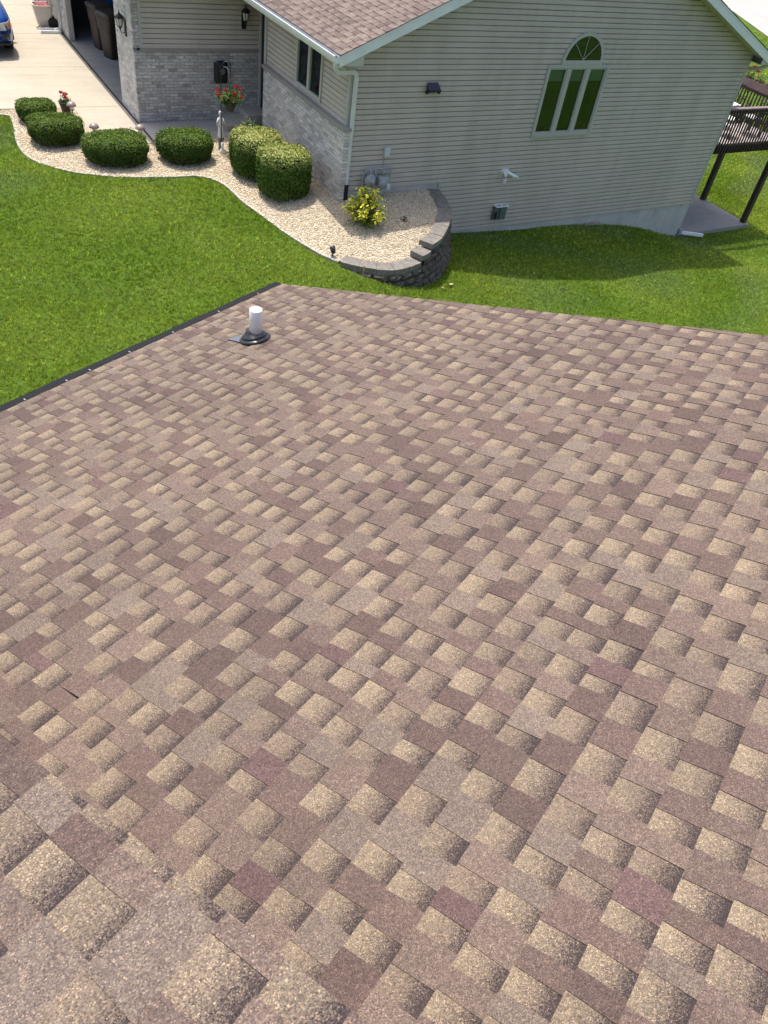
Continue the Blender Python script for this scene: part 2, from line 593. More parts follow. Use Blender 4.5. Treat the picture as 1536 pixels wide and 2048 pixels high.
# ------------------------------------------------------------------ terrain
def tps_fit(pts):
    P = np.array(pts, float)
    n = len(P)
    d = np.linalg.norm(P[:, None, :2] - P[None, :, :2], axis=2)
    K = np.where(d > 0, d * d * np.log(d + 1e-12), 0) + np.eye(n) * 0.02
    A = np.zeros((n + 3, n + 3))
    A[:n, :n] = K
    A[:n, n] = 1
    A[:n, n + 1:n + 3] = P[:, :2]
    A[n:, :n] = A[:n, n:].T
    wv = np.linalg.solve(A, np.concatenate([P[:, 2], np.zeros(3)]))
    def ev(x, y):
        x = np.asarray(x, float)
        y = np.asarray(y, float)
        out = wv[n] + wv[n + 1] * x + wv[n + 2] * y
        for i in range(n):
            dd = np.hypot(x - P[i, 0], y - P[i, 1])
            out = out + wv[i] * np.where(dd > 0, dd * dd * np.log(dd + 1e-12), 0)
        return out
    return ev

LAWN = tps_fit([(-20, 25, -2.9), (-8, 20, -2.84), (-8, 12, -2.84), (-4, 12, -2.84), (-4, 7, -2.84), (-8, 7, -2.82), (-3, 5, -2.84), (0, 6, -2.9),
    (-5.5, 4, -2.83), (-5.5, 5.8, -2.81), (-4.9, 2.7, -2.80), (-3.6, 2.1, -2.78), (-2.4, 2, -2.78), (-2, 1, -2.80), (-1.7, -0.66, -2.85), (-1.3, -1.76, -2.90), (-1.1, -2.3, -2.92),
    (-0.4, -2.85, -3.06), (0.15, -2.95, -3.22), (0.7, -2.75, -3.36), (1.4, -2.4, -3.45), (1.8, -2.1, -3.50), (2.2, -1.4, -3.58), (2.7, -0.4, -3.68),
    (3.2, 0, -3.72), (5.5, 0, -3.83), (8.2, 0, -3.965), (10, 0, -4.28), (11.6, 0, -4.66), (11.6, 4, -4.70), (15, 0.1, -4.72), (15, 4, -4.72),
    (9, -4, -4.25), (9, -8, -4.3), (14, -4, -4.78), (2.4, -3.2, -3.62), (0, -5, -3.45), (-2.5, -2.4, -3.05), (-4, -4, -3.1), (-6, 0, -2.92), (-8, -4, -3.0), (-14, 0, -2.95),
    (-14, -8, -3.1), (-5, -9, -3.2), (0, -12, -3.5), (20, 0, -4.95), (25, 10, -5.0), (20, 20, -4.8), (40, 22, -5.0), (50, 33, -5.0), (60, 50, -5.0), (40, 50, -4.9), (10, 40, -4.5), (60, 0, -5.2), (-30, 50, -3), (-30, -25, -3.2), (30, -20, -5)])
BED = tps_fit([(0, 0, -2.62), (0, 2, -2.66), (0, 4, -2.72), (-1.8, 4.1, -2.755), (-3, 4.0, -2.765), (-4.1, 6.4, -2.765), (-5.7, 6.5, -2.785), (-5.5, 4, -2.81), (-4.9, 2.7, -2.785), (-3.6, 2.1, -2.765),
    (-2.4, 2, -2.76), (-2, 1.5, -2.76), (-2, 0.75, -2.78), (-1.7, -0.66, -2.825), (-1.3, -1.76, -2.87), (-1, -2.1, -2.86), (-0.3, -2.4, -2.85), (0.3, -2.35, -2.83), (0.75, -2.1, -2.74), (1.2, -1.7, -2.63), (1.6, -1.3, -2.60),
    (2, -0.7, -2.58), (2.1, 0, -2.56), (1, 0, -2.58), (0.3, -1.2, -2.68)])

xs = np.concatenate([np.arange(-30, -9, 1.5), np.arange(-9, 16, 0.2), np.arange(16, 90, 2.0)])
ys = np.concatenate([np.arange(-26, -8, 1.0), np.arange(-8, 8, 0.2), np.arange(8, 90, 2.0)])
GX, GY = np.meshgrid(xs, ys)
GZ = np.maximum(LAWN(GX, GY), -5.6) + 0.012 * np.sin(GX * 2.1 + 1.3 * np.sin(GY)) * np.cos(GY * 1.7)
nx, ny = len(xs), len(ys)
idx = np.arange(nx * ny).reshape(ny, nx)
F = np.stack([idx[:-1, :-1], idx[:-1, 1:], idx[1:, 1:], idx[1:, :-1]], -1).reshape(-1, 4)
lawn = fast_mesh('lawn', np.stack([GX, GY, GZ], -1).reshape(-1, 3), F, np.full((nx * ny, 3), 0.1), M['lawn'])
lawn.data.polygons.foreach_set('use_smooth', [True] * len(lawn.data.polygons))
tag(lawn, kind='structure')

def inpoly(x, y, poly):
    x = np.asarray(x)
    y = np.asarray(y)
    c = np.zeros(x.shape, bool)
    n = len(poly)
    for i in range(n):
        x0, y0 = poly[i]
        x1, y1 = poly[(i + 1) % n]
        cond = ((y0 > y) != (y1 > y)) & (x < (x1 - x0) * (y - y0) / (y1 - y0 + 1e-12) + x0)
        c ^= cond
    return c

def smooth_path(pts, n=8, closed=False):
    P = [np.array(p, float) for p in pts]
    out = []
    m = len(P)
    for i in range(m - 1):
        p0, p1, p2, p3 = P[max(i - 1, 0)], P[i], P[i + 1], P[min(i + 2, m - 1)]
        for k in range(n):
            t = k / n
            out.append(0.5 * ((2 * p1) + (-p0 + p2) * t + (2 * p0 - 5 * p1 + 4 * p2 - p3) * t * t + (-p0 + 3 * p1 - 3 * p2 + p3) * t ** 3))
    out.append(P[-1])
    return [tuple(q) for q in out]

# lawn / bed edge from the drive round to the retaining wall
EDGE = smooth_path([(-9.0, 6.36), (-7.5, 6.33), (-6.2, 6.31), (-5.72, 6.27), (-5.53, 6.12), (-5.52, 5.8), (-5.57, 5.3), (-5.66, 4.66), (-5.66, 4.05), (-5.56, 3.55), (-5.30, 3.12), (-4.9, 2.70), (-4.45, 2.43), (-3.98, 2.25), (-3.48, 2.15), (-3.0, 2.09), (-2.45, 2.03), (-2.12, 1.68), (-2.0, 1.15), (-1.97, 0.65), (-1.83, 0.0), (-1.68, -0.66), (-1.5, -1.25), (-1.3, -1.78), (-1.1, -2.15)], 6)
WALL_OUT = [(-1.12, -2.26), (-0.81, -2.56), (-0.47, -2.76), (-0.18, -2.84), (0.14, -2.80), (0.52, -2.67), (0.80, -2.52), (1.19, -2.28), (1.61, -1.85), (1.90, -1.52), (2.10, -1.26), (2.28, -0.86), (2.41, -0.40), (2.50, -0.10)]
BEDPOLY = EDGE + [(-0.95, -2.15), (-0.62, -2.36), (-0.38, -2.52), (-0.12, -2.60), (0.12, -2.56), (0.42, -2.45), (0.68, -2.32), (1.02, -2.10), (1.40, -1.70), (1.68, -1.37), (1.85, -1.15), (2.02, -0.78), (2.14, -0.35), (2.22, -0.02),
    (-0.04, -0.02), (-0.04, 4.05), (-1.0, 4.13), (-2.78, 4.13), (-2.79, 4.02), (-4.0, 4.02), (-4.02, 6.5), (-9.0, 6.5)]

def sheet(name, poly, zf, step, mat, kind='structure'):
    P = np.array(poly)
    gx, gy = np.meshgrid(np.arange(P[:, 0].min(), P[:, 0].max(), step), np.arange(P[:, 1].min(), P[:, 1].max(), step))
    gx, gy = gx.ravel(), gy.ravel()
    k = inpoly(gx, gy, poly)
    pts = [Vector(p) for p in poly] + [Vector((a, b)) for a, b in zip(gx[k], gy[k])]
    n = len(poly)
    vs, _, fs, _, _, _ = delaunay_2d_cdt(pts, [(i, (i + 1) % n) for i in range(n)], [], 1, 1e-5)
    v = np.array([(q.x, q.y) for q in vs])
    z = zf(v[:, 0], v[:, 1])
    o = fast_mesh(name, np.column_stack([v, z]), [f[:] for f in fs], np.full((len(v), 3), 0.3), mat)
    return tag(o, kind=kind)

sheet('gravel_bed', BEDPOLY, lambda x, y: BED(x, y), 0.25, M['gravel_base'])

# concrete sheets: drive, walk, patio
def slab(mb, x0, y0, x1, y1, z, th=0.12):
    mb.box((x0, y0, z - th), (x1, y1, z), bev=0.006)
mb = MB()
g = 0.006
yj = [6.51, 9.66, 12.8, 16.0, 19.2, 22.4, 26.0]
for a, b in zip(yj[:-1], yj[1:]):
    for xa, xb in ((-12.0, -7.45), (-7.45, -2.82)):
        slab(mb, xa + g, a + g, xb - g, b - g, -2.755)
for a, b in ((4.02, 4.98), (4.98, 6.51)):
    slab(mb, -4.01, a + g, -2.82, b - g, -2.755)
tag(mb.build('driveway', M['drive']), kind='structure')
mb = MB()
slab(mb, -2.775, 4.14, 0.0, 5.26, -2.735)
tag(mb.build('walkway', M['walk']), kind='structure')
mb = MB()
mb.box((-2.815, 4.05, -2.9), (-2.78, 20, -2.757))
tag(mb.build('expansion_joint', M['joint']), kind='structure')
mb = MB()
mb.box((-0.88, 4.42, -2.9), (-0.252, 5.262, -2.58), bev=0.012)
mb.box((-0.25, 4.60, -2.9), (0.45, 5.263, -2.43), bev=0.012)
tag(mb.build('porch_steps', M['walk']), kind='structure')
mb = MB()
slab(mb, 11.68, 0.02, 14.98, 6.0, -4.62, 0.2)
tag(mb.build('patio', M['patio']), kind='structure')
# far road, seen past the right end of the house roof
rp = [(36.5, 8.0), (58.0, 44.0), (64.0, 40.0), (44.0, 4.0)]
def roadz(x, y):
    return np.maximum(LAWN(x, y), -5.6) + 0.06
sheet('road', [(41.0, 17.2), (60.0, 49.0), (69.5, 42.0), (49.5, 10.0)], roadz, 3.0, M['road'])

# ------------------------------------------------------------------ shingles
def shingle_slope(name, parent, O, E, D, N, e0, e1, d1, ncourse, pal, mat, seed, X=0.143, wmul=1.0, band=1.0):
    """laminated shingles: course strips whose gaps carry the printed light-to-dark blend, with raised dragon teeth on top.
    O origin, E along the eave, D down the slope, N normal. d1 = eave edge."""
    rs = np.random.default_rng(seed)
    O, E, D, N = map(np.asarray, (O, E, D, N))
    mb = MB()
    def P(e, d, h):
        return O + E * e + D * d + N * h
    light, mid, dark, teeth, tw, side = pal
    def run():
        out, g_ = [], rs.random() < 0.5
        while sum(q_[1] for q_ in out) < (e1 - e0) + 3.0:
            if g_:
                wd = rs.choice([0.08, 0.10, 0.118, 0.135, 0.155], p=[0.18, 0.3, 0.3, 0.15, 0.07])
            else:
                wd = rs.choice([0.07, 0.095, 0.115, 0.14, 0.17], p=[0.15, 0.30, 0.32, 0.17, 0.06])
            out.append((g_, wd * wmul * rs.uniform(0.94, 1.06)))
            g_ = (not g_) and rs.random() < 0.94
        return out
    seq, shift = run(), 0.0
    for k in range(ncourse):
        db = d1 - k * X
        if k % 7 == 0:
            seq, shift = run(), rs.uniform(0, 0.3)
        shift += 0.165 * wmul * rs.choice([1.0, 1.0, 1.0, 0.5])
        e = e0 - 2.0 + shift
        for isgap, wd in seq:
            if e > e1:
                break
            a, b = max(e, e0), min(e + wd, e1)
            e += wd
            if b - a < 0.01:
                continue
            h1, h2 = 0.0085, 0.0025
            if isgap:
                s = rs.uniform(0.35, 1.0)
                lt = (light * s + mid * (1 - s)) * rs.uniform(0.94, 1.05)
                jt = rs.uniform(-0.14, 0.10)
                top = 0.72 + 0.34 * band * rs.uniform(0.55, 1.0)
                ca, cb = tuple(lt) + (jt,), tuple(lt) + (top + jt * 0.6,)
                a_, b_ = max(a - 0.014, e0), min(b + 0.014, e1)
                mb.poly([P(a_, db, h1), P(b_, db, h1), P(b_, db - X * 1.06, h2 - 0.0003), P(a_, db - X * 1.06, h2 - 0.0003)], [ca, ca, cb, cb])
                mb.poly([P(a, db, 0), P(b, db, 0), P(b, db, h1), P(a, db, h1)], side)
            else:
                c = teeth[rs.choice(len(teeth), p=tw)] * rs.uniform(0.93, 1.07)
                th = rs.uniform(0.0022, 0.0034)
                t1, t2 = h1 + th, h2 + th
                lf = rs.uniform(0, 0.0012, 2) * (rs.random() < 0.4)
                sk = rs.uniform(-0.008, 0.008, 2)
                d2 = db - X * 1.05
                dbt = db + rs.uniform(-0.002, 0.002)
                q = [P(a, dbt, t1 + lf[0]), P(b, dbt, t1 + lf[1]), P(b + sk[1], d2, t2), P(a + sk[0], d2, t2)]
                g2 = rs.uniform(0.94, 1.04, 2)
                a_, b_ = max(a - 0.013, e0), min(b + 0.013, e1)
                mb.poly([P(a_, db - 0.001, h1 - 0.0008), P(b_, db - 0.001, h1 - 0.0008), P(b_, d2, h2 - 0.0008), P(a_, d2, h2 - 0.0008)], side)
                mb.poly(q, [c * g2[0], c * g2[0], c * g2[1], c * g2[1]])
                bq = [P(a, dbt, h1 * 0.3), P(b, dbt, h1 * 0.3), P(b + sk[1], d2, h2 * 0.3), P(a + sk[0], d2, h2 * 0.3)]
                mb.poly([bq[0], bq[1], q[1], q[0]], side)
                mb.poly([bq[1], bq[2], q[2], q[1]], side)
                mb.poly([bq[3], bq[0], q[0], q[3]], side)
    # decking below
    dz = d1 - ncourse * X
    mb.poly([P(e0, d1, -0.004), P(e1, d1, -0.004), P(e1, dz, -0.004), P(e0, dz, -0.004)], side)
    return mb.build(name, mat, parent)

def K(s, r, g_, b):
    return lin(r, g_, b) * s
PAL_NEAR = (K(S1, 207, 186, 159), K(S1, 165, 144, 130), K(S1, 104, 89, 92),
    [K(S1, 168, 146, 134), K(S1, 154, 131, 122), K(S1, 143, 120, 113), K(S1, 148, 121, 119), K(S1, 174, 155, 142), K(S1, 160, 138, 128)],
    [0.28, 0.26, 0.11, 0.03, 0.16, 0.16], lin(66, 57, 56) * 0.5)
PAL_FAR = (K(0.46, 182, 163, 152), K(0.46, 160, 141, 134), K(0.46, 128, 112, 109),
    [K(0.46, 170, 151, 142), K(0.46, 154, 134, 127), K(0.46, 178, 160, 150), K(0.46, 143, 125, 120)], [0.3, 0.25, 0.25, 0.2], lin(70, 62, 62) * 0.5)

# ------------------------------------------------------------------ the near house under the camera
AZ, PI_ = R(23.75), R(18.43)
E_ = np.array([math.cos(AZ), math.sin(AZ), 0])
D_ = np.array([-math.sin(AZ) * math.cos(PI_), math.cos(AZ) * math.cos(PI_), -math.sin(PI_)])
N_ = np.cross(E_, D_)
N_ = N_ if N_[2] > 0 else -N_
OM = CAMP - N_ * 2.2
OU = CAMP - N_ * 1.3
HD = np.array([-math.sin(AZ), math.cos(AZ), 0])
def PM(e, d, h=0.0):
    return OM + E_ * e + D_ * d + N_ * h
def PU(e, d, h=0.0):
    return OU + E_ * e + D_ * d + N_ * h
near = thing('shingled_house', 'near house with a broad tan and plum shingled roof and a black gutter', 'house', (PM(2.5, 2.0)[0], PM(2.5, 2.0)[1], -3.2))
EAVE, RAKE, UEDGE = 5.86, 5.60, 0.335
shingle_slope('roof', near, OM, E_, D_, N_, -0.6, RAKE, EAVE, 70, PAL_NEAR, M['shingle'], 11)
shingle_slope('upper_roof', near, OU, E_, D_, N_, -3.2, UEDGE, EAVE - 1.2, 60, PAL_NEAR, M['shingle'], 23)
mb = MB()   # rake trim, eave fascia, and the rake of the upper roof
mb.poly([PM(RAKE, EAVE, -0.005), PM(RAKE, -4.2, -0.005), PM(RAKE, -4.2, -0.2), PM(RAKE, EAVE, -0.2)])
mb.poly([PM(RAKE - 0.02, EAVE, -0.2), PM(RAKE - 0.02, -4.2, -0.2), PM(RAKE, -4.2, -0.2), PM(RAKE, EAVE, -0.2)])
mb.poly([PM(-0.6, EAVE - 0.01, -0.006), PM(RAKE, EAVE - 0.01, -0.006), PM(RAKE, EAVE - 0.01, -0.19), PM(-0.6, EAVE - 0.01, -0.19)])
mb.poly([PM(-0.6, EAVE, -0.19), PM(RAKE, EAVE, -0.19), PM(RAKE, EAVE - 0.5, -0.19), PM(-0.6, EAVE - 0.5, -0.19)])
mb.poly([PM(RAKE, EAVE, -0.2), PM(RAKE, -4.2, -0.2), PM(RAKE - 0.35, -4.2, -0.2), PM(RAKE - 0.35, EAVE, -0.2)])
mb.build('fascia', M['white_metal'], near)
mb = MB()
mb.poly([PU(UEDGE, EAVE - 1.2, -0.004), PU(UEDGE, -4, -0.004), PU(UEDGE, -4, -0.14), PU(UEDGE, EAVE - 1.2, -0.14)])
mb.poly([PU(-3.2, EAVE - 1.205, -0.004), PU(UEDGE, EAVE - 1.205, -0.004), PU(UEDGE, EAVE - 1.205, -0.14), PU(-3.2, EAVE - 1.205, -0.14)])
mb.build('drip_edge', M['flash'], near)
# walls below
mb = MB()
def near_wall(e0, d0, e1, d1, top, pf, bot=-4.6):
    a, b = pf(e0, d0, top), pf(e1, d1, top)
    mb.poly([(a[0], a[1], bot), (b[0], b[1], bot), tuple(b), tuple(a)])
near_wall(RAKE - 0.33, EAVE - 0.45, RAKE - 0.33, -4.2, -0.2, PM)
near_wall(-3.0, EAVE - 0.45, RAKE - 0.33, EAVE - 0.45, -0.19, PM)
near_wall(UEDGE - 0.25, EAVE - 1.6, UEDGE - 0.25, -4.0, -0.05, PU)
near_wall(-3.2, EAVE - 1.6, UEDGE - 0.25, EAVE - 1.6, -0.05, PU)
near_wall(-3.2, EAVE - 1.6, -3.2, -4.0, -0.05, PU)
near_wall(-3.2, -4.0, RAKE - 0.33, -4.0, -0.2, PM)
mb.build('wall', M['siding_front'], near)
# black gutter with its guard along the eave
mb = MB()
prof = [(0.0, -0.03), (0.0, -0.13), (0.075, -0.13), (0.095, -0.07), (0.103, -0.012)]
def PG(e, hd, z):
    p = PM(e, EAVE, 0) + HD * hd
    return (p[0], p[1], p[2] + z)
for (a, b), (c, d) in zip(prof[:-1], prof[1:]):
    mb.poly([PG(-0.6, a, b), PG(RAKE + 0.0, a, b), PG(RAKE + 0.0, c, d), PG(-0.6, c, d)])
mb.poly([PG(RAKE, a, b) for a, b in prof])
gut = mb.build('gutter', M['black_metal'], near)
mb = MB()
prof2 = [(-0.01, -0.004), (0.015, 0.004), (0.05, 0.0), (0.097, -0.008), (0.106, -0.012), (0.106, -0.03)]
es = np.linspace(-0.6, RAKE, 50)
for ea, eb in zip(es[:-1], es[1:]):
    ja, jb = 0.004 * math.sin(ea * 9), 0.004 * math.sin(eb * 9)
    for (a, b), (c, d) in zip(prof2[:-1], prof2[1:]):
        mb.poly([PG(ea, a, b + ja), PG(eb, a, b + jb), PG(eb, c, d + jb), PG(ea, c, d + ja)])
M['guard'] = simple('black gutter mesh', (0.010, 0.0105, 0.012), 0.7, spec=0.2, var=0.35, vscale=60, bmp=0.5, bscale=300)
guard = mb.build('gutter_guard', M['guard'], gut)
for e in (5.25, 4.70, 4.12, 3.62, 3.20, 2.97, 2.58, 2.31):
    mb = MB()
    c = np.array(PG(e, 0.02, 0.010))
    mb.obox(c, E_, HD, (0, 0, 1), 0.004, 0.011, 0.003)
    mb.build('hanger_clip', M['galv'], gut)

# plumbing vent pipe through the roof
vb = PM(4.260, 4.932)
vent = thing('vent_pipe', 'short white plumbing vent pipe in a black rubber boot on the shingle roof', 'vent pipe', tuple(vb))
mb = MB()
rp_ = 0.055
for ring in range(1):
    prof = [(rp_, -0.02), (rp_, 0.300), (rp_ - 0.003, 0.304), (rp_ - 0.010, 0.304), (rp_ - 0.012, 0.300), (0.0001, 0.299)]
    mb.lathe(prof, vb, 28)
mb.build('pipe', M['pvc'], vent, True)
mb = MB()
mb.lathe([(0.135, 0.002), (0.137, 0.020), (0.130, 0.030), (0.112, 0.034), (0.108, 0.040), (0.112, 0.047), (0.104, 0.055), (0.082, 0.072), (0.066, 0.090), (0.060, 0.108), (0.056, 0.108)], vb, 30, E_, D_, N_)
mb.build('boot', M['rubber'], vent, True)
mb = MB()
def VP(e, d, h):
    return vb + E_ * e + D_ * d + N_ * h
mb.mesh([VP(-0.11, 0.0, 0.015), VP(0.12, 0.0, 0.015), VP(0.10, 0.17, 0.019), VP(-0.10, 0.245, 0.019), VP(-0.11, 0.0, 0.0), VP(0.12, 0.0, 0.0), VP(0.10, 0.17, 0.0), VP(-0.10, 0.245, 0.0)],
    [(0, 1, 2, 3), (4, 5, 1, 0), (5, 6, 2, 1), (6, 7, 3, 2), (7, 4, 0, 3)])
mb.build('flashing', M['flash'], vent)

# ------------------------------------------------------------------ the grey house
p = 0.1016
W = 11.664
RS, RZ0, RX = 5 / 12, 0.46, 5.756   # roof surface z = RZ0 + RS*x up to the ridge at RX
def roofz(x):
    return RZ0 + RS * x if x <= RX else RZ0 + RS * (2 * RX - x)
EAVE_L, EAVE_R = -0.50, 2 * RX + 0.50
house = thing('ranch_house', 'grey vinyl sided house with a gable end, arched window, brick front and attached garage', 'house', (W / 2, 0.0, -3.8))

def siding_rows(mb, zb, zt, xfun, skip=None, map_=None, joints=None):
    """clapboard rows from zb up to zt. xfun(z) -> (x0, x1); map_ places (along, out, z)"""
    n = int(round((zt - zb) / p))
    prof = [(0.022, 0.0), (0.0200, 0.5), (0.0165, 0.785), (-0.010, 0.86), (-0.022, 1.0)]
    jr = random.Random(int(n * 31 + zb * 7))
    for k in range(n):
        z0 = zb + k * p
        segs = []
        a0, b0 = xfun(z0 + 0.5 * p)
        if b0 - a0 < 0.02:
            continue
        cuts = [(None, None)]
        if skip:
            for (sx0, sx1, sz0, sz1) in skip:
                if z0 > sz0 - 0.03 and z0 + p < sz1 + 0.03:
                    cuts = [(None, sx0), (sx1, None)]
        if joints:
            c2 = []
            for ca, cb in cuts:
                lo_ = a0 if ca is None else ca
                hi_ = b0 if cb is None else cb
                jx = [x_ for x_ in (lo_ + jr.uniform(0.3, 3.6) + 3.66 * q_ for q_ in range(5)) if lo_ + 0.25 < x_ < hi_ - 0.25]
                ed_ = [ca] + jx + [cb]
                c2 += [(ed_[q_], ed_[q_ + 1]) for q_ in range(len(ed_) - 1)]
            cuts = c2
        for ci_, (ca, cb) in enumerate(cuts):
            pr_ = 0.0018 if (joints and ci_ % 2) else 0.0
            q = [(-0.022, 0.0)] + prof
            for (oa, ta), (ob_, tb) in zip(q[:-1], q[1:]):
                za, zb_ = z0 + ta * p, z0 + tb * p
                xa0, xa1 = xfun(za)
                xb0, xb1 = xfun(zb_)
                if ca is not None:
                    xa0 = xb0 = ca
                if cb is not None:
                    xa1 = xb1 = cb
                mb.poly([map_(xa0, oa + pr_, za), map_(xa1, oa + pr_, za), map_(xb1, ob_ + pr_, zb_), map_(xb0, ob_ + pr_, zb_)])

# gable wall: rows are counted from row 0 just under the eave (z = 0)
WX0, WX1, WT = 4.897, 6.756, -0.012
WB = WT - 15 * p - 0.01
def gx_upper(z):
    zz = z + 0.19 - 0.0     # soffit line below the roof surface
    lo, hi = 0.0, W
    t = (zz - RZ0) / RS
    return max(lo, t), min(hi, 2 * RX - t)
mb = MB()
mp = lambda a, o, z: (a, -o, z)
siding_rows(mb, -24 * p, 26 * p, gx_upper, [(WX0 + 0.03, WX1 - 0.03, WB + 0.0, WT + 0.04)], mp, True)
siding_rows(mb, -36 * p, -24 * p, lambda z: (2.56, W), None, mp, True)
# backing
mb.poly([(0, 0.03, -24.3 * p), (W, 0.03, -24.3 * p), (W, 0.03, 0.1), (RX, 0.03, roofz(RX) - 0.2), (0, 0.03, 0.1)][:2] + [(W, 0.03, WB), (0, 0.03, WB)])
gable = mb.build('gable_siding', M['siding'], house)
mb = MB()
mb.box((-0.035, -0.03, -24 * p), (0.055, 0.05, 0.25))
mb.build('corner_post', M['trim'], house)
mb = MB()
mb.box((W - 0.05, -0.03, -36 * p), (W + 0.03, 0.06, 0.25))
mb.box((W - 0.03, 0.06, -36 * p), (W + 0.028, 9.0, 0.25))
mb.build('corner_post', M['trim'], house)
mb = MB()
mb.box((2.52, -0.028, -36 * p - 0.02), (2.575, 0.02, -24 * p + 0.02))
mb.build('step_trim', M['trim'], house)
mb = MB()
mb.box((0.02, 0.005, -4.0), (2.56, 0.2, -24 * p + 0.01))
mb.box((2.56, 0.004, -5.4), (11.602, 0.25, -36 * p + 0.01))
mb.box((11.35, 0.25, -5.4), (11.603, 9.0, -36 * p + 0.01))
for x in (8.9, 9.6, 10.25, 10.85, 11.3):
    mb.box((x, -0.002, -5.2), (x + 0.018, 0.006, -36 * p))
fnd = mb.build('foundation', M['foundation'], house)

# triple casement window
win = MB()
def fr(x0, z0, x1, z1, y0=-0.055, y1=0.03):
    win.box((x0, y0, z0), (x1, y1, z1), bev=0.008)
fr(WX0, WB, WX0 + 0.075, WT)
fr(WX1 - 0.075, WB, WX1, WT)
fr(WX0 + 0.075, WT - 0.075, WX1 - 0.075, WT - 0.001)
fr(WX0 + 0.075, WB + 0.001, WX1 - 0.075, WB + 0.085, -0.07)
cw = (WX1 - WX0 - 0.15)
for k in (1, 2):
    xm = WX0 + 0.075 + cw * k / 3
    fr(xm - 0.055, WB + 0.085, xm + 0.055, WT - 0.075, -0.05)
casement = win.build('window', M['frame'], house)
for k in range(3):
    xa = WX0 + 0.075 + cw * k / 3 + (0.055 if k else 0)
    xb = WX0 + 0.075 + cw * (k + 1) / 3 - (0.055 if k < 2 else 0)
    q = MB()
    for (x0, z0, x1, z1) in ((xa, WB + 0.085, xa + 0.03, WT - 0.075), (xb - 0.03, WB + 0.085, xb, WT - 0.075), (xa + 0.03, WB + 0.085, xb - 0.03, WB + 0.115), (xa + 0.03, WT - 0.105, xb - 0.03, WT - 0.075)):
        q.box((x0, -0.03, z0), (x1, 0.02, z1))
    q.build('sash', M['frame'], casement)
    q = MB()
    q.poly([(xa + 0.03, -0.004, WB + 0.115), (xb - 0.03, -0.004, WB + 0.115), (xb - 0.03, -0.004, WT - 0.105), (xa + 0.03, -0.004, WT - 0.105)])
    q.build('pane', M['glass'], casement)
q = MB()
q.box((WX0 - 0.25, 0.55, WB - 0.3), (WX1 + 0.25, 0.58, 1.0))
q.box((WX0 - 0.25, 0.035, WB - 0.3), (WX1 + 0.25, 0.55, WB - 0.28))
q.box((WX0 - 0.27, 0.035, WB - 0.3), (WX0 - 0.25, 0.58, 1.0))
q.box((WX1 + 0.25, 0.035, WB - 0.3), (WX1 + 0.27, 0.58, 1.0))
q.build('room', M['dark_room'], casement)
q = MB()
q.box((WX0 + 0.03, 0.04, WT - 0.36), (WX1 - 0.03, 0.06, WT - 0.06))
q.build('blind', M['blind'], casement)
q = MB()
q.lathe([(0.001, 0.09), (0.05, 0.06), (0.055, 0.0), (0.001, -0.02)], (5.72, 0.20, WB + 0.78), 12)
q.build('hanging_ornament', M['blind'], casement)

# arched fanlight above
AX, AZ0, AW, AH = 5.858, 0.028, 0.605, 0.60
arch = MB()
n = 26
ring = []
for k in range(n + 1):
    a = math.pi * k / n
    ring.append((math.cos(a), math.sin(a)))
for (c0, s0), (c1, s1) in zip(ring[:-1], ring[1:]):
    o0, o1 = (AX + AW * c0, AZ0 + AH * s0), (AX + AW * c1, AZ0 + AH * s1)
    i0, i1 = (AX + (AW - 0.075) * c0, AZ0 + 0.0 + (AH - 0.075) * s0), (AX + (AW - 0.075) * c1, AZ0 + (AH - 0.075) * s1)
    arch.poly([(o0[0], -0.055, o0[1]), (i0[0], -0.055, i0[1]), (i1[0], -0.055, i1[1]), (o1[0], -0.055, o1[1])])
    arch.poly([(o0[0], -0.055, o0[1]), (o1[0], -0.055, o1[1]), (o1[0], 0.0, o1[1]), (o0[0], 0.0, o0[1])])
    arch.poly([(i0[0], -0.055, i0[1]), (i0[0], -0.022, i0[1]), (i1[0], -0.022, i1[1]), (i1[0], -0.055, i1[1])])
arch.box((AX - AW, -0.06, AZ0 - 0.045), (AX + AW, 0.0, AZ0 + 0.045), bev=0.008)
aw = arch.build('arched_window', M['frame'], house)
q = MB()
pts = [(AX + (AW - 0.07) * c, -0.036, AZ0 + 0.03 + (AH - 0.1) * s) for c, s in ring]
q.poly(pts)
q.build('pane', M['glass'], aw)
q = MB()
q.poly([(x, -0.0235, z) for x, y, z in pts])
q.build('backing', M['dark_room'], aw)
q = MB()
for ang in (48, 90, 132):
    c, s = math.cos(R(ang)), math.sin(R(ang))
    q.tube([(AX, -0.044, AZ0 + 0.05), (AX + (AW - 0.08) * c, -0.044, AZ0 + (AH - 0.08) * s)], 0.0065, 6)
q.build('muntin', M['frame'], aw)

